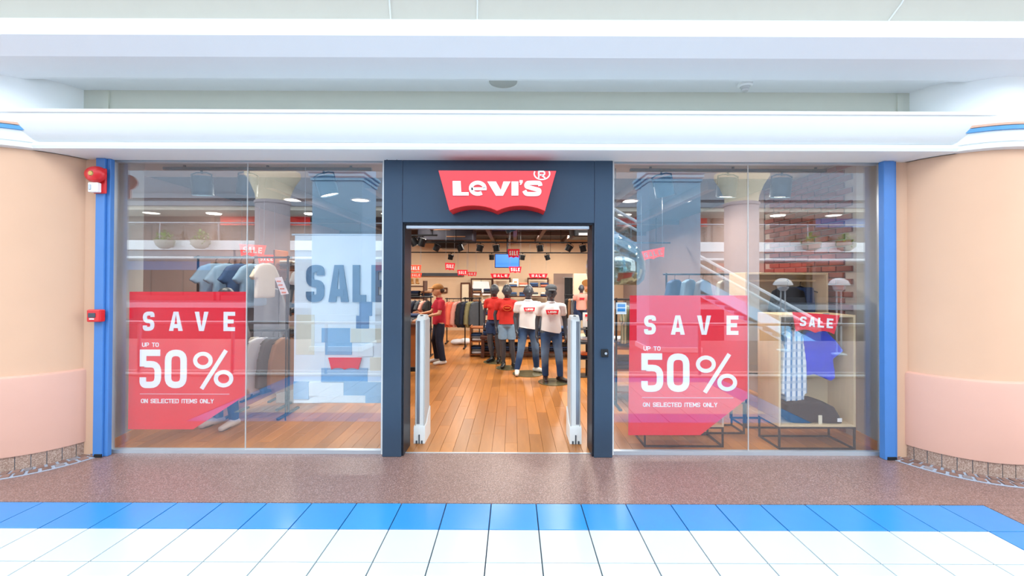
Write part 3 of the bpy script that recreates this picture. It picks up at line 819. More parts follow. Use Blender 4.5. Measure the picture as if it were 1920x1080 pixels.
# ================================================================== WINDOW LIGHTS
def track(xa, xb, label):
    a = at(xa, 316, 4.93); b = at(xb, 318, 4.93)
    t = thing('track_rail', label, 'light track', ((a.x + b.x) / 2, 4.93, 2.955))
    B().rbox(a.x, b.x, 4.91, 4.95, 2.90, 2.935, .005).build('rail', black_metal, t)
    for k in (.1, .5, .9):
        x = a.x + (b.x - a.x) * k
        B().cyl((x, 4.93, 2.93), (x, 4.93, 2.957), .015, n=10).build('ceiling_clip', black_metal, t)
track(307, 697, 'long dark lighting track on the ceiling of the left shop window')
track(1181, 1568, 'long dark lighting track on the ceiling of the right shop window')
def spot(px, label, tilt=0, yaw=0, Y=4.93, topz=2.90, s=1.0, on=True, energy=45, group=None, mt=None, drop=.0):
    a = at(px, 316, Y) if px > 50 else Vector((px, Y, 0))
    t = thing('spotlight', label, 'spotlight', (a.x, Y, topz), group)
    mt = mt or lamp_house
    M = Matrix.Translation((a.x, Y, topz - drop - .05 * s)) @ Matrix.Rotation(yaw, 4, 'Z') @ Matrix.Rotation(tilt, 4, 'Y') @ Matrix.Rotation(.12, 4, 'X') @ Matrix.Scale(s, 4)
    y = B(); y.tube([(-.115, 0, -.10), (-.115, 0, .0), (-.06, 0, .02), (.06, 0, .02), (.115, 0, .0), (.115, 0, -.10)], .008, 6)
    y.xf(M)
    y.cyl((a.x, Y, topz - drop - .04 * s), (a.x, Y, topz + .002), .012, n=8)
    y.build('yoke', black_metal, t)
    B().lathe([(.03, -.012), (.10, -.02), (.108, -.05), (.108, -.235), (.10, -.24), (.10, -.225), (.09, -.222)], (0, 0, 0), 28).xf(M).build('housing', mt, t, AU)
    B().lathe([(.0, -.228), (.096, -.228)], (0, 0, 0), 28).xf(M).build('lamp_glass', lamp_on if on else black_pl, t)
    if on and energy:
        p = M @ Vector((0, 0, -.26))
        lo = light('SPOT', 'spot_lamp', (0, 0, 0), energy, (1, .88, .72), .05, spot=1.7)
        lo.matrix_world = Matrix.Translation(p) @ M.to_3x3().normalized().to_4x4()
spot(378, 'hanging cylinder spotlight at the left end of the left window track', 0)
spot(466, 'tilted cylinder spotlight second from the left on the left window track', .16)
spot(607, 'cylinder spotlight nearest the entrance on the left window track', -.25)
spot(1240, 'cylinder spotlight nearest the entrance on the right window track', -.25)
spot(1365, 'cylinder spotlight in the middle of the right window track', .05)
spot(1466, 'cylinder spotlight at the right end of the right window track', .03)

# shop downlights (round recessed lamps, real light)
k = 0
for y, xs in ((7.0, (-3.6, -2.5, -.6, .9, 1.9, 2.75)), (9.6, (-3.6, -1.9, -.3, 1.0, 2.1)), (12.2, (-3.4, -1.4, .3, 1.5, 2.4))):
    for x in xs:
        t = thing('downlight', 'round recessed downlight, ' + ['leftmost', 'second from left', 'third from left', 'fourth from left', 'fifth from left', 'rightmost'][xs.index(x)] + ' in the ' + {7.0: 'front', 9.6: 'middle', 12.2: 'back'}[y] + ' row of the shop ceiling', 'ceiling light', (x, y, 2.955), 'recessed downlights in the shop ceiling')
        B().lathe([(0, -.012), (.13, -.012)], (x, y, 2.955), 24).build('diffuser', panel_on, t)
        B().lathe([(.13, -.018), (.155, -.014), (.155, .003), (.13, .003)], (x, y, 2.955), 24).build('trim_ring', grey_plastic, t, AU)
        light('AREA', 'downlight_lamp', (x, y, 2.935), SHOP_W, (1, .90, .78), .26)
        k += 1

# ================================================================== CLOTH HELPERS
def wrinkle(amp=.006, sc=9, seed=0, ax=(1, .5, .25)):
    def f(p):
        n = noise.noise_vector(Vector((p.x * sc * ax[0] + seed, p.y * sc + seed, p.z * sc * ax[2] + seed)))
        return p + n * amp
    return f
def puffy(name, outline, th, m, parent, origin, voxel=.014, amp=.008, seed=0, rz=0, sc=9, rx=0):
    """soft garment from an outline in XZ (relative to origin)"""
    b = B(); b.prism(outline, -th / 2, th / 2)
    M = Matrix.Translation(origin) @ Matrix.Rotation(rz, 4, 'Z') @ Matrix.Rotation(rx, 4, 'X')
    me = remesh(b, voxel, 4, wrinkle(amp, sc, seed)); me.transform(M); me.name = name
    me.materials.clear(); me.materials.append(m); me.transform(Matrix.Translation(-ploc(parent)))
    o = obj(name, me, parent)
    if parent: WORLD[o.name] = ploc(parent)
    return o
SHIRT = [(-.07, 0), (.07, 0), (.20, -.05), (.33, -.24), (.25, -.30), (.20, -.22), (.21, -.62), (-.21, -.62), (-.20, -.22), (-.25, -.30), (-.33, -.24), (-.20, -.05)]
JACKET = [(-.07, 0), (.07, 0), (.21, -.05), (.29, -.30), (.31, -.62), (.23, -.63), (.21, -.32), (.22, -.70), (-.22, -.70), (-.21, -.32), (-.23, -.63), (-.31, -.62), (-.29, -.30), (-.21, -.05)]
TROUSERS = [(-.17, 0), (.17, 0), (.19, -.3), (.16, -.95), (.04, -.95), (0, -.30), (-.04, -.95), (-.16, -.95), (-.19, -.3)]
SHORTS = [(-.16, 0), (.16, 0), (.20, -.30), (.03, -.31), (0, -.2), (-.03, -.31), (-.20, -.30)]
def sc_(ol, s, sz=None): return [(x * s, z * (sz or s)) for x, z in ol]
def hanger(b, o, w=.2, rz=0):
    M = Matrix.Translation(o) @ Matrix.Rotation(rz, 4, 'Z')
    q = B(); q.tube([(-w, 0, -.07), (0, 0, 0.0), (w, 0, -.07)], .007, 5)
    q.tube([(0, 0, 0), (0, 0, .04), (.015, 0, .06), (0, 0, .075), (-.012, 0, .066)], .003, 5)
    q.xf(M); b.add(q.v, q.f)
def hung(name, label, cat, o, ol, m, rz=0, group=None, th=.07, seed=0, voxel=.016):
    t = thing(name, label, cat, o, group)
    hb = B(); hanger(hb, o, .17, rz); hb.build('hanger', black_metal, t)
    puffy('cloth', [(x, z - .005) for x, z in ol], th, m, t, Vector(o), voxel, .012, seed, rz, 7)
    return t
def fold(b, x0, x1, y0, y1, z0, z1): b.rbox(x0, x1, y0, y1, z0, z1, min(.02, (z1 - z0) * .45), 2)

# ================================================================== LEFT WINDOW DISPLAY
# patchwork banner
Y = 4.40
a = at(553, 441, Y); b = at(742, 756, Y)
t = thing('sale_banner', 'large pale patchwork fabric banner with blue letters SALE in the left window', 'banner', (a.x, Y, b.z))
B().box(a.x, b.x, Y, Y + .012, b.z, a.z).build('fabric_sheet', banner_m, t)
B().cyl((a.x - .03, Y + .006, a.z + .005), (b.x + .02, Y + .006, a.z + .005), .012, n=10).build('top_rod', alu, t)
for x in (a.x + .1, b.x - .1): B().cyl((x, Y + .006, a.z), (x, Y + .006, 2.957), .002, n=5).build('hanging_wire', steel, t)
lb = B()
for ch, xa, xb in (('S', 575, 609), ('A', 617, 655), ('L', 662, 687), ('E', 697, 722)):
    p0 = at(xa, 566, Y - .001); p1 = at(xb, 497, Y - .001); h = p1.z - p0.z
    lb = B(); text(lb, ch, p0.x, p0.z, h, Y - .02, Y, (p1.x - p0.x) / h, .19 if ch != 'S' else .2); lb.build('letter', letter_blue, t)
patches = [(555, 590, 590, 665, 'c'), (577, 565, 672, 590, 'a'), (590, 590, 668, 642, 'a'), (603, 615, 657, 642, 'b'), (610, 642, 660, 665, 'b'), (674, 566, 698, 592, 'd'), (668, 592, 692, 616, 'd'), (658, 616, 716, 642, 'c'), (672, 645, 700, 668, 'a'), (694, 670, 716, 695, 'c'), (690, 695, 716, 720, 'a'), (603, 690, 690, 716, 'b'), (645, 716, 716, 742, 'b'), (580, 717, 645, 742, 'a'), (598, 741, 686, 754, 'a'), (547, 715, 580, 748, 'b'), (686, 742, 718, 755, 'b'), (700, 566, 718, 590, 'a')]
for i, (xa, ya, xb, yb, q) in enumerate(patches):
    p0 = at(xa, yb, Y); p1 = at(xb, ya, Y)
    if p0.x < a.x: p0.x = a.x + .004
    p0.z = max(p0.z, b.z + .004)
    B().rbox(p0.x, p1.x, Y - .003 - .0008 * i, Y, p0.z, p1.z, .001).build('patch', {'a': patch_a, 'b': patch_b, 'c': patch_c, 'd': patch_d}[q], t)
p0 = at(617, 670, Y); p1 = at(679, 670, Y); p2 = at(648, 691, Y)
B().prism([((p0.x + p1.x) / 2 + x, p0.z + z) for x, z in batwing(p1.x - p0.x, (p0.z - p2.z) * 1.05)], Y - .022, Y).build('red_tab', vinyl_red, t)

# clothes rail with denim shirts
def rail(name, label, x0, x1, Y, z, mt=black_metal, foot=.0):
    t = thing(name, label, 'clothes rail', ((x0 + x1) / 2, Y, foot))
    B().cyl((x0 - .05, Y, z), (x1 + .05, Y, z), .014, n=10).build('bar', mt, t)
    for x in (x0, x1):
        B().cyl((x, Y, foot), (x, Y, z + .02), .014, n=10).build('upright', mt, t)
        B().rbox(x - .02, x + .02, Y - .24, Y + .24, foot, foot + .025, .005).build('foot', mt, t)
    return t
Y = 5.6
a = at(372, 440, Y); b = at(540, 480, Y)
rail('clothes_rail', 'black clothes rail carrying denim shirts behind the red poster, left window', a.x, b.x, Y, 1.93)
for i, (px, m, lab) in enumerate(((405, denim_lt, 'light blue denim shirt hanging leftmost on the rail in the left window'), (430, denim_lt, 'faded denim shirt hanging second on the rail in the left window'), (452, denim, 'mid blue denim shirt hanging in the middle of the left window rail'), (476, denim_lt, 'pale blue shirt hanging right of the mid blue denim shirt, left window'), (497, cream_cloth, 'cream shirt hanging rightmost on the rail in the left window'))):
    a = at(px, 480, Y)
    hung('denim_shirt', lab, 'shirt', (a.x, Y, 1.855), sc_(SHIRT, .9 if i < 4 else .72), m, .9 + .1 * i, None, .06, i * 3.1)
# lower rail with pale jackets
Y = 5.25
a = at(462, 640, Y); b = at(545, 640, Y)
rail('clothes_rail', 'low black rail carrying pale jackets beside the sale banner', a.x - .12, b.x - .02, Y, 1.02)
for i, (px, m, lab) in enumerate(((474, cream_cloth, 'pale grey jacket hanging left on the low rail in the left window'), (490, white_cloth, 'off-white jacket hanging second on the low rail, left window'), (512, charcoal_cloth, 'charcoal coat hanging third on the low rail, left window'), (534, brown_cloth, 'brown jacket hanging right on the low rail beside the sale banner'))):
    a = at(px, 640, Y)
    hung('jacket', lab, 'jacket', (a.x, Y, .945), sc_(JACKET, .7, .95), m, 1.05 if i < 2 else 1.2, None, .07, 5 + i * 2.3)
Y = 5.95
rail('clothes_rail', 'black rail with one grey coat between the denim shirts and sale banner', at(474, 500, Y).x, at(524, 500, Y).x, Y, 1.62)
hung('grey_coat', 'light grey coat hanging alone above the pale jackets, left window', 'coat', (at(498, 500, Y).x, Y, 1.545), sc_(JACKET, .95, 1.0), grey_cloth, .2, None, .1, 12)
# shelf unit with boxes behind
def shelf_unit(label, x0, x1, y0, y1, zs, side=mid_wood, sh=mid_wood, top=None, name='shelf_unit'):
    t = thing(name, label, 'shelves', ((x0 + x1) / 2, (y0 + y1) / 2, 0))
    zt = top or zs[-1] + .3
    for x in (x0, x1 - .025): B().rbox(x, x + .025, y0, y1, 0, zt, .003).build('side_panel', side, t)
    for z in zs: B().rbox(x0 + .025, x1 - .025, y0, y1, z - .025, z, .003).build('shelf', sh, t)
    return t
a = at(512, 505, 6.6); b = at(560, 505, 6.6)
shelf_unit('wooden shelf unit with folded clothes behind the sale banner, left window', a.x, b.x + .5, 6.6, 7.0, (.35, .75, 1.12, 1.48, 1.80), mid_wood, mid_wood, 2.1)
CN = {'denim_dark': 'dark denim', 'denim': 'blue denim', 'denim_light': 'light denim', 'navy_cloth': 'navy', 'brown_cloth': 'brown', 'grey_cloth': 'grey', 'cream_cloth': 'cream', 'charcoal_cloth': 'charcoal', 'white_cloth': 'white', 'black_cloth': 'black', 'coral_cloth': 'coral', 'orange_print': 'orange'}
OD = ['first', 'second', 'third', 'fourth', 'fifth', 'sixth']
rn = random.Random(7)
def stack(x, y, z, w, d, n, mats, label, th=.03, group=None, cat='clothes', name='folded_clothes'):
    """a pile: each folded garment is its own thing"""
    for i in range(n):
        b = B(); dx = rn.uniform(-.008, .008)
        fold(b, x - w / 2 + dx, x + w / 2 + dx, y - d / 2, y + d / 2, z + i * th + .001, z + (i + 1) * th)
        m_ = mats[i % len(mats)]
        o = b.build(name, m_, None, True)
        pos = 'only' if n == 1 else ('bottom' if i == 0 else ('top' if i == n - 1 else ('middle' if n == 3 else ('second from bottom' if i == 1 else 'second from top'))))
        tag(o, CN.get(m_.name, 'plain') + (' folded jeans' if cat == 'jeans' else ' garment') + ', ' + pos + ' of ' + label, cat, group or label)
for si, z in enumerate((.35, .75, 1.12, 1.48, 1.80)):
    for j in range(3):
        stack(a.x + .17 + j * .27, 6.8, z, .22, .3, 3, [(denim_dk, denim, navy), (brown_cloth, grey_cloth, cream_cloth), (charcoal_cloth, white_cloth, denim)][(si + j) % 3], OD[j] + ' pile, ' + OD[si] + ' shelf up, behind sale banner', .045, 'folded clothes on the shelves behind the sale banner')
# price card
a = at(520, 522, 5.0); b = at(541, 552, 5.0)
t = thing('price_card', 'tilted white price card with orange print beside the sale banner', 'card', (a.x, 5.0, b.z))
q = [at(515, 521, 5.0), at(528, 519, 5.0), at(541, 551, 5.0), at(527, 553, 5.0)]
B().prism([(p.x, p.z) for p in q][::-1], 5.0, 5.006).build('sheet', white_vinyl, t)
lb = B()
for i in range(4):
    p = at(518.5 + i * 3.2, 526 + i * 7, 4.998); lb.box(p.x, p.x + .05, 4.996, 5.0, p.z - .018, p.z)
lb.build('print_lines', orange_print, t)
B().cyl((q[2].x - .03, 5.01, 0), (q[2].x - .03, 5.01, q[0].z), .008, n=8).build('stand', black_metal, t)

# plywood crates on black frames
def crate(x0, x1, y0, y1, z0, z1, label, back=False, th=.022):
    t = thing('display_crate', label, 'crate', ((x0 + x1) / 2, (y0 + y1) / 2, 0))
    for n_, bx in (('side_panel', (x0, x0 + th, y0, y1, z0, z1)), ('side_panel', (x1 - th, x1, y0, y1, z0, z1)), ('top_panel', (x0 + th, x1 - th, y0, y1, z1 - th, z1)), ('bottom_panel', (x0 + th, x1 - th, y0, y1, z0, z0 + th))):
        B().rbox(*bx, .002).build(n_, ply, t)
    B().box(x0 + th, x1 - th, y1 - .012, y1, z0 + th, z1 - th).build('back_panel', ply_edge, t) if back else None
    r = .008
    P = [(x0 + .01, y0 + .01), (x1 - .01, y0 + .01), (x1 - .01, y1 - .01), (x0 + .01, y1 - .01)]
    for x, y in P: B().box(x - r, x + r, y - r, y + r, 0, z0).build('frame_leg', black_metal, t)
    fr = B()
    for i in range(4):
        a_, b_ = P[i], P[(i + 1) % 4]
        for z in (.008, z0 - .008): fr.box(min(a_[0], b_[0]) - r, max(a_[0], b_[0]) + r, min(a_[1], b_[1]) - r, max(a_[1], b_[1]) + r, z - r, z + r)
    fr.build('frame_rails', black_metal, t)
    B().cyl((x0 + th, (y0 + y1) / 2, z1 - .09), (x1 - th, (y0 + y1) / 2, z1 - .09), .012, n=10).build('hanging_rod', ply_edge, t)
    return t
crate(2.60, 3.355, 4.20, 4.56, .222, 1.315, 'plywood display crate with hanging shirts on a black frame, front of the right window', True)
crate(2.60, 3.53, 4.80, 5.16, .62, 1.74, 'taller plywood display crate with a black jacket, behind the front crate', True)
crate(1.30, 2.09, 4.25, 4.60, .20, 1.10, 'plywood display crate on a black frame hidden behind the right red poster')
crate(2.02, 2.50, 4.62, 4.90, .34, 1.0, 'small plywood crate on a black frame between the red poster and the front crate', True)
# clothes in front crate
hung('plaid_shirt', 'blue and white plaid shirt hanging in the front plywood crate', 'shirt', (2.80, 4.33, 1.15), [(x * .50, z * 1.0) for x, z in JACKET], plaid, .25, None, .1, 2, .012)
hung('plaid_shirt', 'second plaid shirt with white hem peeking out under the blue jacket in the crate', 'shirt', (2.90, 4.46, 1.15), [(x * .36, z * .92) for x, z in JACKET], plaid, .1, None, .06, 8, .012)
hung('blue_jacket', 'bright royal blue jacket hanging in the front plywood crate', 'jacket', (3.05, 4.37, 1.15), [(-.06, 0), (.10, 0), (.20, -.10), (.26, -.2), (.17, -.28), (.19, -.46), (.15, -.50), (.0, -.44), (-.17, -.48), (-.16, -.2), (-.12, -.06)], royal_cloth, -.15, None, .10, 4, .012)
t = thing('folded_jeans', 'folded black jeans with paper tags lying in the front plywood crate', 'jeans', (2.98, 4.36, .245))
b_ = B(); b_.prism([(-.27, .19), (-.24, .02), (-.20, 0), (.27, .0), (.25, .07), (.19, .17), (.05, .22), (-.1, .215)], -.11, .11)
me = remesh(b_, .014, 5, wrinkle(.012, 10, 3)); me.materials.clear(); me.materials.append(black_cloth); me.name = 'cloth'
obj('cloth', me, t, (0, -.02, .0))
B().box(3.0, 3.035, 4.215, 4.222, .245, .33).build('paper_tag', cream_panel, t)
B().box(3.19, 3.235, 4.222, 4.23, .265, .30).build('brand_tag', white_vinyl, t)
# clothes in upper crate
hung('black_jacket', 'black jacket hanging in the taller plywood crate at the right', 'jacket', (3.17, 4.95, 1.585), sc_(JACKET, .85, 1.0), black_cloth, .3, None, .14, 6, .016)
hung('black_jeans', 'dark jeans hanging right of the black jacket in the taller crate', 'jeans', (3.36, 5.02, 1.585), [(x * .8, z * .85) for x, z in TROUSERS], denim_dk, -.5, None, .08, 1, .016)
# sale batwing on the crate
def sale_board(label, px, py, Y, wpx, hpx, rot=0, m=vinyl_red, word='SALE', name='sale_board', topz=None, wires=True, group=None, clips=False):
    a = at(px, py, Y); k = Y / FPX; w = wpx * k; h = hpx * k
    t = thing(name, label, 'sign', (a.x, Y, a.z), group)
    M = Matrix.Translation((a.x, Y, a.z)) @ Matrix.Rotation(rot, 4, 'Y')
    B().prism(batwing(w, h, 5), -.006, .006).xf(M).build('board', m, t)
    lb = B(); fit_text(lb, word, -w * .34, w * .36, -h * .70, h * .5, -.012, -.006, .62 * w / h * .42, .2)
    lb.xf(M).build('lettering', white_vinyl, t)
    if clips: B().rbox(a.x - w * .3, a.x - w * .2, Y + .006, Y + .04, a.z - .03, a.z + .008, .002).rbox(a.x + w * .2, a.x + w * .3, Y + .006, Y + .04, a.z - .04, a.z - .0, .002).build('clip', steel, t)
    if wires:
        for s in (-1, 1):
            p = M @ Vector((s * w * .42, 0, -.01)); B().cyl(p, (p.x, p.y, topz or 2.96), .0025, n=5).build('hanging_wire', steel, t)
    return t
sale_board('red and white SALE sign on the front edge of the plywood crate', 1530, 588, 4.185, 88, 36, .07, vinyl_red, wires=False, clips=True)
# glass pendant and items at left of the right window
a = at(1154, 444, 5.0); cxx = a.x
t = thing('glass_pendant', 'large pale glass dome pendant lamp beside the entrance, right window', 'pendant lamp', (a.x, 5.0, a.z))
B().lathe([(.035, 0), (.08, -.02), (.19, -.07), (.29, -.17), (.335, -.29), (.34, -.40), (.32, -.50), (.26, -.56), (.25, -.555), (.31, -.49), (.33, -.40), (.325, -.29), (.28, -.175), (.18, -.08), (.07, -.03), (.035, -.01)], (cxx, 5.0, a.z), 40).build('glass_dome', cloche, t, AU)
B().cyl((cxx, 5.0, a.z - .02), (cxx, 5.0, a.z + .03), .04, n=16).build('cap', dome_white, t)
B().cyl((cxx, 5.0, a.z + .03), (cxx, 5.0, 2.957), .005, n=6).build('cord', black_metal, t)
B().cyl((cxx, 5.0, a.z - .14), (cxx, 5.0, a.z - .01), .02, n=10).ell((cxx, 5.0, a.z - .18), (.045,) * 3).build('bulb', dome_white, t, True)
Y = 5.9
a = at(1150, 600, Y); b = at(1225, 600, Y)
t = shelf_unit('low wooden shelf unit with bags between entrance and right red poster', a.x, b.x + .4, Y, Y + .4, (.12, .42, .72), mid_wood, mid_wood, .74, 'shelf_unit')
for i, m in enumerate((stripes_green, olive_cloth, stripes_green, cream_cloth)):
    hung('striped_shirt', ['green striped shirt hanging nearest the entrance in the right window', 'olive shirt hanging between the striped shirts in the right window', 'second green striped shirt hanging behind the right red poster', 'cream shirt hanging behind the right red poster'][i], 'shirt', (a.x + .1 + i * .14, Y - .25, 1.32), sc_(SHIRT, .7, .8), m, 1.1, None, .07, i)
rail('clothes_rail', 'black clothes rail of striped shirts beside the entrance, right window', a.x - .02, a.x + .75, Y - .25, 1.395)
stack(a.x + .2, Y + .2, .42, .3, .3, 3, [charcoal_cloth, denim_dk, black_cloth], 'pile inside the low shelf beside right red poster', .05, 'dark folded clothes on the low shelf beside the right red poster')
stack(a.x + .25, Y + .2, .74, .35, .3, 2, [denim, white_cloth], 'pile on top of low shelf in right window', .05, 'folded clothes on top of the low shelf in the right window')
# denim jackets seen behind the blue column reflection
Y = 6.4
a = at(1262, 480, Y); b = at(1345, 480, Y)
rail('clothes_rail', 'tall black clothes rail behind the right red poster', a.x - .1, b.x + .3, Y, 1.74)
for i, (px, m, lab) in enumerate(((1265, denim, 'blue denim jacket hanging left on the tall rail behind the right poster'), (1292, denim_lt, 'light denim jacket hanging second on the tall rail behind the right poster'), (1318, grey_cloth, 'grey jacket hanging third on the tall rail behind the right poster'), (1357, cream_cloth, 'cream jacket hanging rightmost on the tall rail behind the right poster'))):
    c = at(px, 480, Y); hung('jacket', lab, 'jacket', (c.x, Y, 1.665), sc_(JACKET, .85), m, .7, None, .08, i * 2)

# ================================================================== FIGURES
ZS = .87
def fig(label, loc, rz, pose, tone, cat='mannequin', name='mannequin', female=False, face=False, group=None, voxel=.0105, child=1.0):
    """one continuous body in natural metres, then squashed to the photograph's proportions"""
    t = thing(name, label, cat, loc, group)
    t.rotation_euler.z = rz
    WORLD[t.name] = Vector((0, 0, 0))      # local building
    b = B(); V = Vector
    sw = .165 if female else .185
    hx, hy = pose.get('head', (0, -.01))
    b.ell((hx, hy, 1.655), (.086, .106, .132)); b.ell((hx, hy - .02, 1.58), (.060, .076, .066))
    b.cone((0, .01, 1.43), .058 if not female else .048, (hx, hy + .01, 1.58), .05 if not female else .042)
    b.ell((hx, hy - .108, 1.63), (.013, .02, .026)); b.ell((hx - .086, hy + .005, 1.635), (.012, .024, .034)); b.ell((hx + .086, hy + .005, 1.635), (.012, .024, .034))
    b.ell((hx, hy - .094, 1.58), (.027, .014, .009))
    b.ell((0, 0, 1.26), (.145 if not female else .13, .10, .17)); b.cone((-sw * .72, .005, 1.385), .05, (sw * .72, .005, 1.385), .05)
    if female: b.ell((-.065, -.08, 1.27), (.06, .05, .06)); b.ell((.065, -.08, 1.27), (.06, .05, .06))
    b.ell((0, 0, 1.09), (.125 if not female else .105, .09, .17)); b.ell((0, .005, .94), (.138 if not female else .145, .10, .12))
    for s, leg in zip((-1, 1), pose['legs']):
        hip = V((s * .085, 0, .90)); kn = V(leg[0]); an = V(leg[1]); toe = V(leg[2])
        b.cone(hip, .088, kn, .056); b.cone(kn, .055, kn.lerp(an, .3), .056); b.cone(kn.lerp(an, .3), .056, an, .034)
        if not pose.get('noshoe'): pass
        b.cone(an - V((0, 0, .035)), .036, an + (toe - an) * .8 - V((0, 0, .045)), .026)
    for s, arm in zip((-1, 1), pose['arms']):
        sh = V((s * (sw - .01), .005, 1.38)); el = V(arm[0]); wr = V(arm[1]); hd = (V(arm[2])).normalized()
        b.cone(sh, .046 if not female else .040, el, .037 if not female else .031); b.cone(el, .037 if not female else .031, wr, .025)
        side = hd.cross(V((1, 0, 0))).normalized() if abs(hd.x) < .8 else hd.cross(V((0, 0, 1))).normalized()
        nor = hd.cross(side).normalized()
        if nor.x * s > 0: nor = -nor
        b.cone(wr, .025, wr + hd * .05, .027); 
        for q in (-.022, 0, .022): b.cone(wr + hd * .03 + side * q * .6, .016, wr + hd * .085 + side * q, .014)
        for q, L_ in ((-.033, .062), (-.011, .075), (.011, .08), (.033, .07)):
            p0 = wr + hd * .085 + side * q; p1 = p0 + hd * L_ * .55 + nor * .006; p2 = p1 + hd * L_ * .45 + nor * .02
            b.cone(p0, .0115, p1, .0105, 8); b.cone(p1, .0105, p2, .009, 8)
        sd = side if (side.y < 0 or side.z > .5) else -side
        p0 = wr + hd * .025 + sd * .02; p1 = p0 + hd * .035 + sd * .03 + nor * .01; p2 = p1 + hd * .035 + sd * .006
        b.cone(p0, .014, p1, .012, 8); b.cone(p1, .012, p2, .010, 8)
    k = child
    sq = Matrix.Diagonal((k, k, ZS * k, 1))
    b.xf(sq)
    soft(b, voxel, 'body', tone, t, 2)
    return t, sq
def clothes(t, sq, prims, name, m, zmin=None, zmax=None, voxel=.013, amp=.005, seed=0, cut=None):
    b = B(); prims(b)
    w = wrinkle(amp, 10, seed, (1, 1, .6))
    def d(p):
        p = w(p)
        q = sq.inverted() @ p
        if cut: q = cut(q)
        if zmin is not None and q.z < zmin: q.z = zmin + (q.z - zmin) * .08
        if zmax is not None and q.z > zmax: q.z = zmax
        return sq @ q
    b.xf(sq)
    return soft(b, voxel, name, m, t, 2, d)
def tee(t, sq, pose, m, female=False, hem=.90, seed=0, sl=.5, name='t_shirt', tilt=0):
    sw = .165 if female else .185
    def pr(b):
        b.ell((0, 0, 1.27), (.166 if not female else .148, .125, .20)); b.cone((-sw * .74, .005, 1.39), .066, (sw * .74, .005, 1.39), .066); b.cone((-.05, .005, 1.425), .05, (.05, .005, 1.425), .05)
        if female: b.ell((-.065, -.085, 1.27), (.068, .055, .065)); b.ell((.065, -.085, 1.27), (.068, .055, .065))
        b.ecyl(hem - .10, 1.25, (.168 if not female else .158, .13), (.150 if not female else .128, .118))
        for s, arm in zip((-1, 1), pose['arms']):
            sh = Vector((s * sw, .005, 1.385)); el = Vector(arm[0]); e = sh.lerp(el, sl); b.cone(sh, .062 if not female else .054, e, .058 if not female else .048)
    def cut(q):
        h = hem + tilt * q.x
        if abs(q.x) < .21 and q.z < h: q.z = h + (q.z - h) * .1
        return q
    o = clothes(t, sq, pr, name, m, None, None, seed=seed, cut=cut)
    cb = B(); cb.lathe([(.062, 1.455), (.068, 1.475), (.06, 1.49), (.056, 1.48)], (0, .0, 0), 20); cb.xf(sq).build('collar', m, t, AU)
    return o
def jeans(t, sq, pose, m, hem=.09, rise=.99, seed=0, name='jeans', wide=0.0):
    def pr(b):
        b.ell((0, .005, .92), (.152, .114, .10))
        b.ecyl(.88, rise, (.144, .108), (.130, .10))
        for s, leg in zip((-1, 1), pose['legs']):
            hip = Vector((s * .085, 0, .88)); kn = Vector(leg[0]); an = Vector(leg[1])
            b.cone(hip, .094, kn, .066 + wide)
            e = kn.lerp(an, 1.0) if hem < .5 else kn
            if hem < .5: b.cone(kn, .066 + wide, e, .050 + wide)
    return clothes(t, sq, pr, name, m, hem, rise, seed=seed, amp=.007)
def shoes(t, sq, pose, m, sole=None, k=1):
    for i, leg in enumerate(pose['legs']):
        an = Vector(leg[1]); toe = Vector(leg[2]); d = (toe - an); d.z = 0; d.normalize()
        b = B()
        heel = an - d * .045; tp = an + d * .17
        b.cone((heel.x, heel.y, .045), .04, (an.x + d.x * .05, an.y + d.y * .05, .05), .045); b.cone((an.x, an.y, .06), .045, (tp.x, tp.y, .035), .034); b.cone((an.x, an.y, .05), .044, (an.x, an.y, .11), .042)
        b.xf(sq); soft(b, .012, 'shoe', m, t, 1)
def base(t, x=0, y=0, r=.22):
    B().lathe([(0, -.012), (r, -.012), (r, -.003), (r - .005, 0.0), (0, 0)], (x, y, 0), 36).build('base_plate', mann_base, t)
def legs(lk=(-.1, -.02, .5), la=(-.12, .0, .085), lt=(-.15, -.2, .04), rk=(.1, -.02, .5), ra=(.12, 0, .085), rt=(.15, -.2, .04)): return [(lk, la, lt), (rk, ra, rt)]
def arms(le=(-.245, .03, 1.13), lw=(-.255, -.03, .87), lh=(0, -.1, -1), re=(.245, .03, 1.13), rw=(.255, -.03, .87), rh=(0, -.1, -1)): return [(le, lw, lh), (re, rw, rh)]
def tee_logo(t, sq, z, w, h, y, x=0):
    M = sq @ Matrix.Translation((x, y, z)) @ Matrix.Rotation(-.10, 4, 'X')
    B().prism(batwing(w, h, 4), 0, .03).xf(M).build('printed_batwing', vinyl_red, t)
    lb = B(); fit_text(lb, 'LEVIS', -w * .33, w * .33, -h * .68, h * .42, -.004, 0, .95, .3)
    lb.xf(M).build('printed_word', white_vinyl, t)

# front mannequin: white tee, cap, jeans
P = fl(1033, 716); P.z = .012
pose = dict(legs=legs((-.105, -.03, .5), (-.085, .03, .09), (-.10, -.2, .04), (.12, -.05, .5), (.15, -.01, .09), (.27, -.17, .04)), arms=arms((-.222, .04, 1.13), (-.235, .0, .87), (0, -.08, -1), (.226, .03, 1.13), (.232, -.03, .87), (0, -.1, -1)), head=(-.005, -.02))
t, sq = fig('dark grey mannequin in white logo t-shirt, flat cap and faded jeans, nearest the entrance', P, .05, pose, mann)
tee(t, sq, pose, white_cloth, seed=1, tilt=-.22, hem=.93)
tee_logo(t, sq, 1.335, .21, .085, -.140)
jeans(t, sq, pose, faded, hem=.1, seed=2)
shoes(t, sq, pose, shoe_brown)
b = B(); b.ell((-.005, -.02, 1.725), (.098, .118, .082)); b.cone((-.05, -.12, 1.69), .014, (.04, -.12, 1.69), .014); b.ell((-.005, -.14, 1.69), (.072, .05, .013)); b.xf(sq)
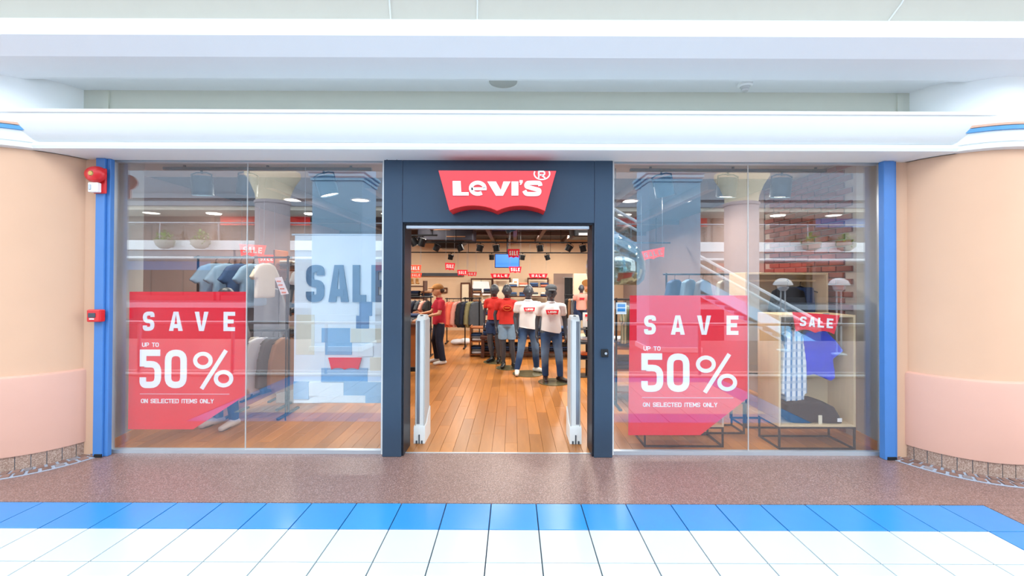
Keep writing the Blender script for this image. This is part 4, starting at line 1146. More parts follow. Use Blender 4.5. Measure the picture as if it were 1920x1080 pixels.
soft(b, .01, 'cap', charcoal_cloth, t, 1); base(t, .04, -.03, .25)
# second mannequin: white tee, jeans, white sneakers, legs apart
P = fl(990, 701); P.z = .012
pose = dict(legs=legs((-.13, -.04, .5), (-.20, -.05, .09), (-.23, -.24, .04), (.13, 0, .5), (.17, .10, .09), (.31, -.04, .04)), arms=arms((-.228, .05, 1.13), (-.215, -.04, .88), (.1, -.2, -1), (.222, .05, 1.13), (.222, -.02, .87), (0, -.1, -1)), head=(.0, -.02))
t, sq = fig('dark grey bald mannequin in white logo t-shirt and blue jeans with white sneakers', P, .12, pose, mann)
tee(t, sq, pose, white_cloth, seed=4, tilt=-.2, hem=.92)
tee_logo(t, sq, 1.335, .20, .08, -.140)
jeans(t, sq, pose, faded, hem=.1, seed=5)
shoes(t, sq, pose, shoe_white); base(t, 0, 0, .27)
# third: red tee, denim shorts
P = fl(950, 690); P.z = .012
pose = dict(legs=legs((-.07, -.02, .5), (-.06, .02, .09), (-.09, -.16, .04), (.09, -.02, .5), (.13, 0, .09), (.16, -.17, .04)), arms=arms((-.225, .03, 1.13), (-.20, -.0, .88), (0, -.1, -1), (.225, .03, 1.13), (.21, -.02, .88), (0, -.1, -1)))
t, sq = fig('dark grey female mannequin in red t-shirt and light denim shorts', P, .05, pose, mann, female=True)
tee(t, sq, pose, red_cloth, True, hem=.95, seed=7)
lb = B(); lb.stroke([(.075 * math.cos(q_ * PI / 8), .06 * math.sin(q_ * PI / 8)) for q_ in range(16)], .008, 0, .03, True); lb.stroke([(-.05, 0), (.05, 0)], .02, 0, .03)
lb.xf(sq @ Matrix.Translation((0, -.165, 1.29)) @ Matrix.Rotation(-.05, 4, 'X')).build('printed_ring', orange_print, t)
jeans(t, sq, pose, denim_lt, hem=.62, seed=8, name='denim_shorts', wide=.012)
shoes(t, sq, pose, black_pl); base(t, .02, 0, .22)
# fourth: behind, red tee and dark denim
P = fl(927, 679); P.z = .012
pose = dict(legs=legs((-.09, -.02, .5), (-.05, .02, .09), (-.10, -.16, .04), (.07, -.02, .5), (.10, 0, .09), (.12, -.17, .04)), arms=arms((-.225, .03, 1.13), (-.22, -.0, .88), (0, -.1, -1), (.225, .03, 1.13), (.21, -.02, .88), (0, -.1, -1)))
t, sq = fig('dark grey female mannequin in red top and dark blue shorts, rearmost of the group', P, -.25, pose, mann, female=True)
tee(t, sq, pose, red_cloth, True, hem=.98, seed=9)
jeans(t, sq, pose, denim_dk, hem=.66, seed=3, name='denim_shorts', wide=.01)
shoes(t, sq, pose, black_pl); base(t, 0, 0, .22)
# man in red polo, leaning on counter, facing left
P = fl(823, 681); P.z = 0
pose = dict(legs=legs((-.11, -.05, .5), (-.12, .0, .09), (-.14, -.2, .04), (.10, -.02, .5), (.14, .04, .09), (.16, -.16, .04)), arms=arms((-.22, -.10, 1.15), (-.14, -.34, 1.12), (.1, -1, .1), (.24, -.06, 1.14), (.16, -.31, 1.08), (-.1, -1, .05)), head=(0, -.03))
t, sq = fig('man in dark red polo shirt, navy trousers and tan cap leaning on the counter', P, -1.15, pose, skin, 'person', 'person', face=True)
sq2 = sq
tee(t, sq, pose, maroon_cloth, hem=.90, seed=11, sl=.55, name='polo_shirt')
jeans(t, sq, pose, navy, hem=.09, seed=12, name='trousers', wide=.012)
shoes(t, sq, pose, shoe_white)
b = B(); b.ell((0, -.03, 1.715), (.098, .118, .09)); b.ell((0, -.165, 1.70), (.066, .07, .013)); b.xf(sq); soft(b, .01, 'cap', cap_m, t, 1)
b = B(); b.ell((0, .005, 1.65), (.092, .100, .08)); b.xf(sq); soft(b, .011, 'hair', hair, t, 1)
for s in (-1, 1): B().ell((s * .032, -.128, 1.655), (.011, .008, .008), 10, 6).xf(sq).build('eye', black_pl, t, True)
# small child mannequin at the back right
P = fl(1090, 640); P = at(1090, 600, 8.2); P.z = .60
pose = dict(legs=legs((-.08, 0, .5), (-.09, 0, .085)), arms=arms())
t, sq = fig('small child mannequin in pale printed t-shirt standing on a plinth at the right', P, 0, pose, mann, child=.62, voxel=.011)
sqc = sq
tee(t, sq, pose, pink_cloth, seed=13)
M = sq @ Matrix.Translation((0, -.135, 1.32))
B().prism(batwing(.16, .06, 3), 0, .02).xf(M).build('printed_batwing', vinyl_red, t)
jeans(t, sq, pose, denim_dk, hem=.1, seed=14)
tt = thing('plinth', 'pale wooden plinth under the child mannequin', 'plinth', (P.x, P.y, 0)); B().rbox(P.x - .22, P.x + .22, P.y - .2, P.y + .2, 0, .58, .006).build('plinth_body', ply, tt); B().rbox(P.x - .24, P.x + .24, P.y - .22, P.y + .22, .58, .60, .003).build('plinth_top', ply_edge, tt)
# window mannequins at the left
P = fl(560, 742); P = at(580, 700, 6.0); P.z = .50
tt = thing('plinth', 'white plinth under the mannequin behind the pale sale banner', 'plinth', (P.x, 6.0, 0)); B().rbox(P.x - .3, P.x + .3, 5.7, 6.3, 0, .48, .006).build('plinth_body', white_paint, tt); B().rbox(P.x - .31, P.x + .31, 5.69, 6.31, .48, .498, .004).build('plinth_top', white_paint, tt)
pose = dict(legs=legs(), arms=arms((-.25, .03, 1.15), (-.24, -.08, .90)))
t, sq = fig('white clothed mannequin half hidden behind the pale sale banner', P, .2, pose, mann)
tee(t, sq, pose, white_cloth, seed=21); jeans(t, sq, pose, cream_cloth, seed=22, name='trousers'); shoes(t, sq, pose, shoe_white)
P = at(424, 700, 4.85); P.z = 0
pose = dict(legs=legs(), arms=arms())
t, sq = fig('mannequin in grey long sleeve top and dark trousers behind the left red poster', P, -.3, pose, mann)
tee(t, sq, pose, grey_cloth, seed=23, sl=.9); jeans(t, sq, pose, charcoal_cloth, seed=24); shoes(t, sq, pose, shoe_white)

# ================================================================== SHOP INTERIOR
# low dark table with piles of jeans behind the mannequins
xa, xb = at(900, 680, 9.0).x, at(1076, 680, 9.0).x
t = thing('display_table', 'low dark wooden display table behind the mannequins', 'table', ((xa + xb) / 2, 9.4, 0))
B().rbox(xa, xb, 9.0, 9.8, .40, .46, .006).build('tabletop', dark_wood, t)
B().rbox(xa + .04, xb - .04, 9.04, 9.76, .10, .13, .004).build('lower_shelf', dark_wood, t)
for x in (xa + .02, xb - .09):
    for y in (9.02, 9.71): B().rbox(x, x + .07, y, y + .07, 0, .40, .004).build('leg', dark_wood, t)
n_ = 0
for i in range(6):
    x = xa + .18 + i * (xb - xa - .36) / 5
    stack(x, 9.3, .461, .26, .34, 4, [(denim_dk, denim, navy, denim_dk), (denim, denim_dk, denim_lt, navy), (navy, denim_dk, navy, denim)][i % 3], OD[i] + ' pile on the low dark table', .045, 'folded jeans piled on the low dark table', 'jeans', 'folded_jeans')
    stack(x, 9.3, .131, .24, .34, 3, [navy, denim_dk, charcoal_cloth], OD[i] + ' pile under the low dark table', .05, 'folded jeans on the lower shelf of the dark table', 'jeans', 'folded_jeans')
# wooden box shelves left of the mannequins
xa, xb = at(884, 640, 9.6).x, at(930, 640, 9.6).x
shelf_unit('low wooden cube shelf beside the rearmost mannequin', xa, xb, 9.2, 9.6, (.05, .33, .62), mid_wood, mid_wood, .64)
for z in (.05, .33): 
    for dx in (.14, .40): stack(xa + dx, 9.4, z, .22, .3, 3, [white_cloth, grey_cloth, denim], ('left' if dx < .2 else 'right') + ' pile, ' + ('lower' if z < .2 else 'upper') + ' level of low cube shelf', .05, 'folded clothes in the low cube shelf by the mannequins')
# tall wall shelves at the back
def wall_shelves(px0, px1, Y, zs, label, mats, top, grp):
    x0, x1 = at(px0, 500, Y).x, at(px1, 500, Y).x
    shelf_unit(label, x0, x1, Y, Y + .35, zs, dark_wood, dark_wood, top)
    n = max(2, int((x1 - x0) / .3))
    for si, z in enumerate(zs):
        for j in range(n):
            stack(x0 + (j + .5) * (x1 - x0) / n, Y + .16, z, (x1 - x0) / n * .78, .26, 2, [mats[(si + j) % len(mats)], mats[(si + 2 * j + 1) % len(mats)]], OD[j] + ' pile, ' + OD[si] + ' shelf up, ' + ('behind red shirts' if 'red' in grp else 'long back shelves'), .06, 'folded clothes on the ' + grp)
wall_shelves(884, 924, 12.6, (.3, .62, .94, 1.26), 'dark wall shelves with folded clothes at the back, behind the red-shirted mannequins', [charcoal_cloth, white_cloth, denim_dk, brown_cloth], 1.4, 'dark wall shelves behind the red shirts')
wall_shelves(952, 1032, 13.2, (.5, .82, 1.14, 1.44), 'long dark wall shelves at the back, between the two white shirts', [denim_dk, coral_cloth, charcoal_cloth, denim, cream_cloth], 1.5, 'long dark wall shelves at the back')
# framed wall panels at the back
def wall_panel(px0, px1, py0, py1, label, Y=13.9):
    a = at(px0, py0, Y); b = at(px1, py1, Y)
    t = thing('wall_panel', label, 'wall panel', ((a.x + b.x) / 2, Y, b.z))
    B().box(a.x, b.x, Y, Y + .03, b.z, a.z).build('board', cream_panel, t)
    B().rbox(a.x - .04, a.x, Y - .03, Y + .04, b.z, a.z, .003).rbox(b.x, b.x + .04, Y - .03, Y + .04, b.z, a.z, .003).rbox(a.x - .04, b.x + .04, Y - .03, Y + .04, a.z, a.z + .04, .003).build('frame', dark_wood, t)
wall_panel(885, 921, 524, 600, 'framed wall panel behind the pale hanging shorts, left of the two')
wall_panel(925, 955, 523, 600, 'framed wall panel under the left SALE board on the back wall')
wall_panel(991, 1026, 523, 600, 'framed wall panel under the right SALE board on the back wall')
wall_panel(866, 879, 532, 570, 'pale framed board standing in for a white-lit opening at the back left')  # pale board stands in for the brightness of a lit opening
hung('white_shorts', 'white shorts on a hanger on the framed panel at the back wall', 'shorts', (at(902, 530, 13.8).x, 13.8, 1.60), sc_(SHORTS, 1.6, 1.5), white_cloth, 0, None, .08, 3)
a = at(814, 540, 13.97); b = at(838, 548, 13.97)
t = thing('wall_plaque', 'small framed outline plaque on the beige back wall above the man', 'plaque', (a.x, 13.97, b.z))
fb = B(); fb.stroke([(a.x, a.z), (b.x, a.z), (b.x, b.z), (a.x, b.z)], .03, 13.95, 13.99, True); fb.build('frame', dark_wood, t)
lb = B(); lb.stroke([(a.x + .08, (a.z + b.z) / 2), (b.x - .08, (a.z + b.z) / 2)], .035, 13.97, 13.99); lb.build('print_line', dark_wood, t)
# screen
a = at(929, 477, 12.4); b = at(973, 501, 12.4)
t = thing('wall_screen', 'blue glowing display screen high on the back wall', 'screen', ((a.x + b.x) / 2, 12.4, b.z))
B().rbox(a.x - .02, b.x + .02, 12.41, 12.46, b.z - .02, a.z + .02, .004).build('bezel', black_pl, t)
B().box(a.x, b.x, 12.405, 12.412, b.z, a.z).build('display', screen_m, t)
B().cyl(((a.x + b.x) / 2, 12.44, a.z), ((a.x + b.x) / 2, 12.44, 2.86), .02, n=8).build('ceiling_mount', black_metal, t)
# SALE boards
for (px, py, Y, w, h, lab, m) in (
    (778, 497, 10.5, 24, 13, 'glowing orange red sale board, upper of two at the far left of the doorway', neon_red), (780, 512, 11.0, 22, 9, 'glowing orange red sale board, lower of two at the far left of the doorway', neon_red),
    (844, 493, 10, 19, 14, 'dark red sale board tilted above the man in the red polo', vinyl_red), (867, 506, 10.8, 20, 11, 'dark red sale board right of the one above the man', vinyl_red),
    (885, 510, 11.4, 18, 8, 'small red sale board at the left of the pale shorts panel', vinyl_red), (963, 467, 9.0, 23, 17, 'red sale board hanging in front of the blue screen', vinyl_red),
    (966, 500, 10.2, 24, 12, 'orange red sale board hanging below the blue screen', vinyl_red), (938, 513, 13.6, 37, 9, 'wide red SALE board over the left framed panel on the back wall', vinyl_red),
    (1009, 513, 13.6, 36, 9, 'wide red SALE board over the right framed panel on the back wall', vinyl_red)):
    sale_board(lab, px, py, Y, w, h, .05 if w == 19 else 0, m)
a = at(966, 527, 12.9); 
t = thing('small_poster', 'small white poster with red print on the back shelves between the SALE boards', 'poster', (a.x, 13.0, 1.44))
B().rbox(a.x - .08, a.x + .10, 13.3, 13.31, 1.44, 1.68, .002).build('sheet', white_vinyl, t); B().box(a.x - .04, a.x + .06, 13.296, 13.3, 1.50, 1.60).build('print', orange_print, t)
# red and white window sign in the interior (left window, and neon at right)
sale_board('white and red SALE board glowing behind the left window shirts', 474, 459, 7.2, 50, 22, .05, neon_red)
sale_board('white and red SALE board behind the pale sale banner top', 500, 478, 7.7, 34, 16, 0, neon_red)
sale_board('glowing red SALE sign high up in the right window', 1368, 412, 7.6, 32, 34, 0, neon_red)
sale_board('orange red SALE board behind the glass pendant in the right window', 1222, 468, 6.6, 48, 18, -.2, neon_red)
# portrait poster panel
a = at(1076, 513, 10.0); b = at(1109, 513, 10.0)
t = thing('portrait_poster', 'tall poster with a bearded man in a brown jacket at the right of the shop', 'poster', ((a.x + b.x) / 2, 10.0, 0))
B().rbox(a.x, b.x + .25, 10.0, 10.04, 0, a.z, .003).build('panel', cream_panel, t)
cx = at(1098, 540, 9.99)
def epoly(cx_, cz_, rx, rz, n=20): return [(cx_ + rx * math.cos(2 * PI * i / n), cz_ + rz * math.sin(2 * PI * i / n)) for i in range(n)]
z0 = cx.z
B().prism([(cx.x - .19, z0 - .60), (cx.x + .23, z0 - .60), (cx.x + .24, z0 - .25), (cx.x + .14, z0 - .13), (cx.x - .02, z0 - .13), (cx.x - .16, z0 - .24)], 9.994, 10.0).build('printed_jacket', brown_cloth, t)
B().prism(epoly(cx.x + .05, z0 + .03, .10, .13), 9.990, 9.994).build('printed_face', skin, t)
B().prism(epoly(cx.x + .04, z0 + .12, .13, .08), 9.987, 9.990).build('printed_hair', cap_m, t)
B().prism(epoly(cx.x + .06, z0 - .06, .07, .05), 9.986, 9.989).build('printed_beard', cap_m, t)
# dark drape in the passage
t = thing('drape', 'narrow black drape in the passage doorway at the back right', 'drape', (1.75, 14.3, 0))
dp = [(1.72 + .28 * i / 20, 14.3 + .02 * math.sin(i * 1.9)) for i in range(21)]
b_ = B(); vs = []; 
for z in (0.02, 1.72): vs += [(x, y, z) for x, y in dp] + [(x, y + .02, z) for x, y in dp]
n = 21; fs = []
for i in range(n - 1): fs += [(i, i + 1, 2 * n + i + 1, 2 * n + i), (n + i, 3 * n + i, 3 * n + i + 1, n + i + 1), (i, n + i, n + i + 1, i + 1), (2 * n + i, 2 * n + i + 1, 3 * n + i + 1, 3 * n + i)]
b_.add(vs, fs).build('drape_cloth', black_cloth, t, True)
B().cyl((1.66, 14.31, 1.73), (2.04, 14.31, 1.73), .012, n=8).build('drape_rod', steel, t)

# counter and shelving at the left of the doorway
P0 = fl(758, 697)
t = thing('counter', 'wooden sales counter with dark top at the left of the doorway', 'counter', (-1.95, 8.6, 0))
cxr = at(786, 640, 7.9).x
B().rbox(-3.2, cxr, 7.7, 8.3, 0, .80, .006).build('counter_body', mid_wood, t)
B().rbox(-3.25, cxr + .03, 7.65, 8.35, .80, .86, .006).build('countertop', dark_wood, t)
B().rbox(-3.22, cxr + .012, 7.68, 8.32, .0, .08, .004).build('kickboard', black_metal, t)
stack(-1.90, 7.95, .861, .3, .3, 3, [black_cloth, charcoal_cloth, denim_dk], 'pile on counter behind left white gate', .05, 'folded dark garments on the counter')
# person at far left of doorway, mostly hidden
pose = dict(legs=legs(), arms=arms((-.22, -.10, 1.15), (-.14, -.34, 1.10), (.1, -1, .1), (.24, -.06, 1.14), (.16, -.33, 1.06), (-.1, -1, .05)), head=(0, -.03))
P = at(742, 600, 7.2); P.z = 0
t, sq = fig('person in grey long sleeved top leaning in from behind the left doorway leg', P, 1.5, pose, skin, 'person', 'person', face=True)
tee(t, sq, pose, grey_cloth, hem=.90, seed=31, sl=1.0, name='long_sleeved_top')
def sleeve(b):
    for arm in pose['arms']: b.cone(Vector(arm[0]), .05, Vector(arm[0]).lerp(Vector(arm[1]), .85), .038)
clothes(t, sq, sleeve, 'sleeves', grey_cloth, seed=3)
jeans(t, sq, pose, denim_dk, hem=.09, seed=32, name='trousers'); shoes(t, sq, pose, black_pl)
b = B(); b.ell((0, .0, 1.68), (.095, .110, .11)); b.xf(sq); soft(b, .011, 'hair', hair, t, 1)
for s in (-1, 1): B().ell((s * .032, -.128, 1.655), (.011, .008, .008), 10, 6).xf(sq).build('eye', black_pl, t, True)
# left wall shelving with shoes
xa = at(757, 540, 9.8).x; xb = at(795, 540, 9.8).x
shelf_unit('dark shelves with shoes and clothes at the left edge of the doorway', xa - .5, xb, 9.8, 10.2, (.4, .85, 1.22, 1.50), dark_wood, dark_wood, 1.62)
def shoe_pair(x, y, z, m, label, rz=0.4):
    for i in (0, 1):
        t = thing('boot', ('left ' if i == 0 else 'right ') + label, 'shoe', (x + i * .12, y, z), label)
        b = B(); b.cone((0, .08, .04), .035, (0, -.10, .03), .028); b.cone((0, .07, .05), .036, (0, .075, .13), .036)
        me = remesh(b, .012, 1); me.materials.clear(); me.materials.append(m); me.name = 'upper'; obj('upper', me, t)
        B().rbox(-.04, .04, -.13, .12, 0, .018, .006).build('sole', cream_panel, thingfix(t))
        t.rotation_euler.z = rz
def thingfix(t): WORLD[t.name] = Vector((0, 0, 0)); return t
shoe_pair(xb - .30, 9.95, 1.52, cap_m, 'tan boot on the top shelf at the left edge of the doorway')
shoe_pair(xb - .60, 9.95, 1.52, black_pl, 'black boot on the top shelf at the left edge of the doorway')
for z in (.4, .85, 1.22):
    for j in range(4): stack(xa - .35 + j * .28, 9.98, z, .22, .28, 3, [(black_cloth, charcoal_cloth, denim_dk), (grey_cloth, navy, brown_cloth)][j % 2], OD[j] + ' pile, ' + ('lowest' if z < .5 else ('middle' if z < 1 else 'upper')) + ' dark shelf, doorway left edge', .055, 'folded clothes on the dark shelves at the left of the doorway')
for i, m in enumerate((black_cloth, grey_cloth, navy, charcoal_cloth, pink_cloth, black_cloth)):
    hung('shirt', 'shirt ' + ['in black, first', 'in grey, second', 'in navy, third', 'in charcoal, fourth', 'in dusty pink, fifth', 'in black, sixth and last'][i] + ' on the rail at the left edge of the doorway', 'shirt', (at(762 + i * 8, 560, 9.2).x, 9.2, 1.20), sc_(SHIRT, .62, .75), m, 1.2, None, .06, i * 1.7, .02)
rail('clothes_rail', 'black clothes rail at the left edge of the doorway above the counter', at(757, 560, 9.2).x, at(808, 560, 9.2).x, 9.2, 1.275)
# racks behind the man: coral, pink, black garments
rail('clothes_rail', 'thin clothes rail with coral garments behind the man in the polo', at(838, 600, 11.2).x, at(884, 600, 11.2).x, 11.2, 1.15)
for i, (px, m, lab) in enumerate(((842, coral_cloth, 'coral jacket hanging left on the rail behind the man'), (850, coral_cloth, 'coral jacket hanging second on the rail behind the man'), (859, pink_cloth, 'peach pink jacket hanging third on the rail behind the man'), (868, black_cloth, 'black jacket hanging fourth on the rail behind the man'), (876, white_cloth, 'white jacket hanging rightmost on the rail behind the man'))):
    hung('jacket', lab, 'jacket', (at(px, 570, 11.2).x, 11.2, 1.075), sc_(JACKET, .8, .95), m, .75, None, .08, i, .02)
t = thing('fabric_pile', 'white cloth heap on the floor under the coral jackets', 'cloth', (at(862, 636, 11).x, 11.0, 0.0))
b_ = B(); b_.ell((0, 0, .06), (.24, .16, .07)); b_.ell((.15, -.05, .08), (.14, .12, .08)); me = remesh(b_, .02, 2, wrinkle(.03, 8)); 
for v in me.vertices: v.co.z = max(v.co.z, .001)
me.materials.clear(); me.materials.append(white_cloth); obj('cloth_heap', me, t)
rail('clothes_rail', 'clothes rail of dark jackets between the coral jackets and wall shelves', at(872, 600, 10.4).x, at(899, 600, 10.4).x, 10.4, 1.2)
for i, (px, m) in enumerate(((875, navy), (884, olive_cloth), (893, charcoal_cloth))):
    hung('jacket', ['navy', 'olive', 'charcoal'][i] + ' jacket on the dark rail left of the rearmost mannequin', 'jacket', (at(px, 570, 10.4).x, 10.4, 1.125), sc_(JACKET, .75, .9), m, .8, None, .08, i + 9, .02)
# rack right of the front mannequin, stand by the right gate
rail('clothes_rail', 'clothes rail with hanging jeans right of the capped mannequin', at(1062, 600, 9.9).x, at(1083, 600, 9.9).x, 9.9, 1.3)
for i in range(4):
    hung('jeans', ['black', 'brown', 'grey', 'dark blue'][i] + ' jeans hanging behind the right shoulder of the capped mannequin', 'jeans', (at(1064 + i * 5.5, 560, 9.9).x, 9.9, 1.225), sc_(TROUSERS, .7, .8), [black_cloth, brown_cloth, grey_cloth, denim_dk][i], 1.1, None, .06, i + 3, .02)
a = at(1100, 600, 7.4)
t = thing('display_stand', 'narrow tiered black display stand with white sign behind the right gate', 'stand', (a.x, 7.4, 0))
B().cyl((a.x, 7.4, 0), (a.x, 7.4, .98), .018, n=10).build('post', black_metal, t)
B().rbox(a.x - .15, a.x + .15, 7.25, 7.55, 0, .015, .004).build('foot_plate', black_metal, t)
for z in (.30, .56, .80): B().rbox(a.x - .14, a.x + .14, 7.27, 7.53, z, z + .012, .003).build('tray', black_metal, t)
B().rbox(a.x - .07, a.x + .10, 7.38, 7.39, .84, 1.09, .002).build('sign_card', white_vinyl, t)
B().box(a.x - .03, a.x + .08, 7.372, 7.379, 1.02, 1.06).box(a.x - .0, a.x + .08, 7.372, 7.379, .95, .97).build('card_print', vinyl_red, t)
for z, ms in ((.312, (navy, orange_print)), (.572, (grey_cloth, white_cloth))):
    stack(a.x, 7.4, z, .2, .2, 2, ms, 'pair on ' + ('lower' if z < .5 else 'upper') + ' tray of narrow display stand', .05, 'folded items on the narrow display stand')

# suspended spotlight tracks inside
for y, z, lab in ((9.0, 2.42, 'suspended black lighting track, nearer one across the shop'), (11.5, 2.36, 'suspended black lighting track, farther one across the shop')):
    t = thing('suspended_track', lab, 'light track', (-.3, y, z))
    B().rbox(-3.8, 3.3, y - .015, y + .015, z, z + .03, .004).build('rail', black_metal, t)
    for x in (-3.2, -1.2, 1.0, 3.0): B().cyl((x, y, z + .03), (x, y, 2.96), .006, n=6).build('dropper', black_metal, t)
sp_n = {}
def ispot(px, Y, z, lab, tilt, on=False):
    x = at(px, 480, Y).x
    spot(x, lab, tilt, 0, Y, z, .62, on, 0, 'black spotlights on the suspended tracks', black_metal) if abs(x) < 50 else None
for px, Y, z, tl in ((822, 9.0, 2.42, .5), (860, 9.0, 2.42, -.4), (901, 9.0, 2.42, .2), (930, 9.0, 2.42, -.1), (1012, 9.0, 2.42, -.1), (1070, 9.0, 2.42, .5), (1092, 9.0, 2.42, -.2), (846, 11.5, 2.36, .2), (922, 11.5, 2.36, 0), (980, 11.5, 2.36, .1), (1025, 11.5, 2.36, -.3)):
    sp_n[Y] = sp_n.get(Y, -1) + 1
    ispot(px, Y, z, 'black spotlight, ' + (OD + ['seventh'])[sp_n[Y]] + ' from the left on the ' + ('nearer' if Y == 9.0 else 'farther') + ' suspended track', tl)
spot(at(772, 470, 8.4).x, 'lit black spotlight at the upper left of the doorway, left of two', -.5, 0, 8.4, 2.50, .7, True, 30, None, black_metal)
spot(at(793, 470, 8.4).x, 'lit black spotlight at the upper left of the doorway, right of two', .3, 0, 8.4, 2.50, .7, True, 30, None, black_metal)
t = thing('suspended_track', 'short suspended track carrying the two lit spotlights at the upper left', 'light track', (at(782, 470, 8.4).x, 8.4, 2.5)); xx = at(782, 470, 8.4).x
B().rbox(xx - .4, xx + .4, 8.385, 8.415, 2.50, 2.53, .004).build('rail', black_metal, t)
for x in (xx - .3, xx + .3): B().cyl((x, 8.4, 2.53), (x, 8.4, 2.96), .006, n=6).build('dropper', black_metal, t)
spot(at(952, 440, 6.4).x, 'bright lit spotlight at the top centre of the doorway', -.35, 0, 6.4, 2.62, .9, True, 60, None, lamp_house)
B_ = B(); xx = at(952, 440, 6.4).x
t = thing('suspended_track', 'short black track holding the bright spotlight at the top of the doorway', 'light track', (xx, 6.4, 2.62))
B().rbox(xx - .2, xx + .2, 6.385, 6.415, 2.62, 2.65, .004).build('rail', black_metal, t); B().cyl((xx, 6.4, 2.65), (xx, 6.4, 2.96), .008, n=6).build('dropper', black_metal, t)
# ceiling air unit (dark, left of centre) and ducts
a = at(846, 470, 10.3)
t = thing('air_unit', 'dark ceiling air conditioning unit with pale slats above the man', 'air conditioner', (a.x, 10.3, 2.96))
B().rbox(a.x - .75, a.x + .55, 10.0, 10.9, 2.56, 2.86, .02).build('casing', dark_ceiling, t)
B().add([(a.x - .45, 10.1, 2.56), (a.x + .35, 10.1, 2.56), (a.x + .35, 10.8, 2.56), (a.x - .45, 10.8, 2.56), (a.x - .25, 10.2, 2.40), (a.x + .15, 10.2, 2.40), (a.x + .15, 10.7, 2.40), (a.x - .25, 10.7, 2.40)], [(3, 2, 1, 0), (4, 5, 6, 7), (0, 1, 5, 4), (1, 2, 6, 5), (2, 3, 7, 6), (3, 0, 4, 7)]).build('diffuser_cone', black_metal, t)
for i in range(2): B().rbox(a.x - .42 + i * .35, a.x + .02 + i * .35, 9.985, 10.0, 2.80 - i * .16, 2.825 - i * .16, .003).build('slat', brown_cloth, t)
for x in (a.x - .6, a.x + .4): B().cyl((x, 10.4, 2.86), (x, 10.4, 2.96), .01, n=6).build('hanger_rod', steel, t)
xa = at(1075, 470, 8.0).x
t = thing('air_unit', 'dark ceiling air unit at the upper right of the doorway', 'air conditioner', (xa + .2, 8.0, 2.96))
B().rbox(xa, xa + .5, 7.9, 8.6, 2.45, 2.80, .02).build('casing', black_metal, t); B().rbox(xa + .08, xa + .30, 7.89, 7.905, 2.47, 2.52, .004).build('vent_strip', alu, t)  # vent is a plain aluminium strip on the casing front
for x in (xa + .1, xa + .4): B().cyl((x, 8.2, 2.80), (x, 8.2, 2.96), .01, n=6).build('hanger_rod', steel, t)

# ================================================================== THE MALL OPPOSITE (seen in the glass)
# railing at the edge where the photographer stands
t = thing('glass_railing', 'low steel and glass railing across the walkway facing the shop', 'railing', (0, .80, 0))
for x in [-8 + i * 1.6 for i in range(11)]:
    B().rbox(x - .02, x + .02, .78, .82, 0, .88, .004).build('post', steel, t)
    if x < 7.9: B().box(x + .03, x + 1.57, .796, .806, .10, .84).build('glass_panel', rail_glass, t)
B().cyl((-8.1, .80, .90), (8.1, .80, .90), .026, n=12).build('handrail', steel, t)
B().rbox(-8.05, 8.05, .785, .815, .05, .085, .003).build('lower_rail', white_paint, t)
B().rbox(-8.05, 8.05, .74, .86, .0, .03, .003).build('kerb', white_paint, t)
# square pale blue pillars
for x0, x1, lab in ((3.10, 4.28, 'square pale blue mall pillar across the walkway, reflected in the right window'), (-4.60, -3.45, 'square pale blue mall pillar across the walkway, reflected in the left window')):
    t = thing('square_pillar', lab, 'pillar', ((x0 + x1) / 2, -2.1, 0))
    B().rbox(x0, x1, -2.6, -1.62, 0, 3.9, .01).build('pillar_shaft', sky_paint, t)
    for i in range(3): B().rbox(x0 - .03 * (i + 1), x1 + .03 * (i + 1), -2.6 - .03 * (i + 1), -1.62 + .03 * (i + 1), 3.9 + i * .09, 3.96 + i * .09, .006).build('moulding', sky_paint, t)
    B().rbox(x0, x1, -2.6, -1.62, 3.9, 9.0, .01).build('upper_shaft', sky_paint, t)
    B().rbox(x0 - .03, x1 + .03, -2.63, -1.59, 0, .12, .01).build('base', slab_white, t)
# round columns with flared capitals
for x, lab in ((-11.6, 'round lilac mall column with flared capital, far left across the atrium'), (11.0, 'round lilac mall column with flared capital, far right across the atrium')):
    t = thing('round_column', lab, 'column', (x, -12.5, -4))
    B().lathe([(.75, -4), (.75, 5.2), (.80, 5.25), (.80, 5.35), (.72, 5.4)], (x, -12.5, 0), 40).build('column_shaft', lilac_concrete, t, AU)
    B().lathe([(.72, 5.4), (.76, 5.7), (.95, 6.2), (1.2, 6.6), (1.2, 6.8)], (x, -12.5, 0), 40).build('capital', cream_panel, t, AU)
# lower floor and opposite building
s = struct(B().box(-32, 32, -26, -3.6, -4.3, -4.0).build('floor', slab_grey))
ow = sroot('wall_opposite')
YO = -21.0
B().box(-32, 32, YO - 5.0, YO - 4.8, -4, 14).build('back_wall', shop_dark, ow)
B().box(-32, 32, YO - 4.8, YO - .4, -.35, 0).build('ground_slab', slab_grey, ow)
B().box(-32, 32, YO - 4.8, YO - .05, 2.95, 3.55).build('slab_core', slab_grey, ow)
B().rbox(-32, 32, YO - .05, YO + .15, 3.60, 4.25, .01).build('slab_edge', slab_white, ow)
B().rbox(-32, 32, YO - .05, YO + .10, 3.02, 3.16, .01).build('slab_lip', slab_white, ow)
B().box(-32, 32, YO - 4.8, YO - .1, 6.35, 6.6).build('upper_soffit', ceil_paint, ow)
for i in range(2): B().rbox(-32, 32, YO - .1 + i * .05, YO + .12 + i * .05, 6.6 + i * .5, 6.92 + i * .5, .01).build('fascia_board', slab_grey, ow)
B().box(-32, 32, YO - 4.8, YO - .2, 6.6, 14).build('upper_wall', slab_grey, ow)
hr = thing('balcony_railing', 'long steel and glass railing on the upper balcony across the atrium', 'railing', (0, YO + .05, 4.25))
B().cyl((-32, YO + .05, 5.45), (32, YO + .05, 5.45), .05, n=8).build('handrail', steel, hr)
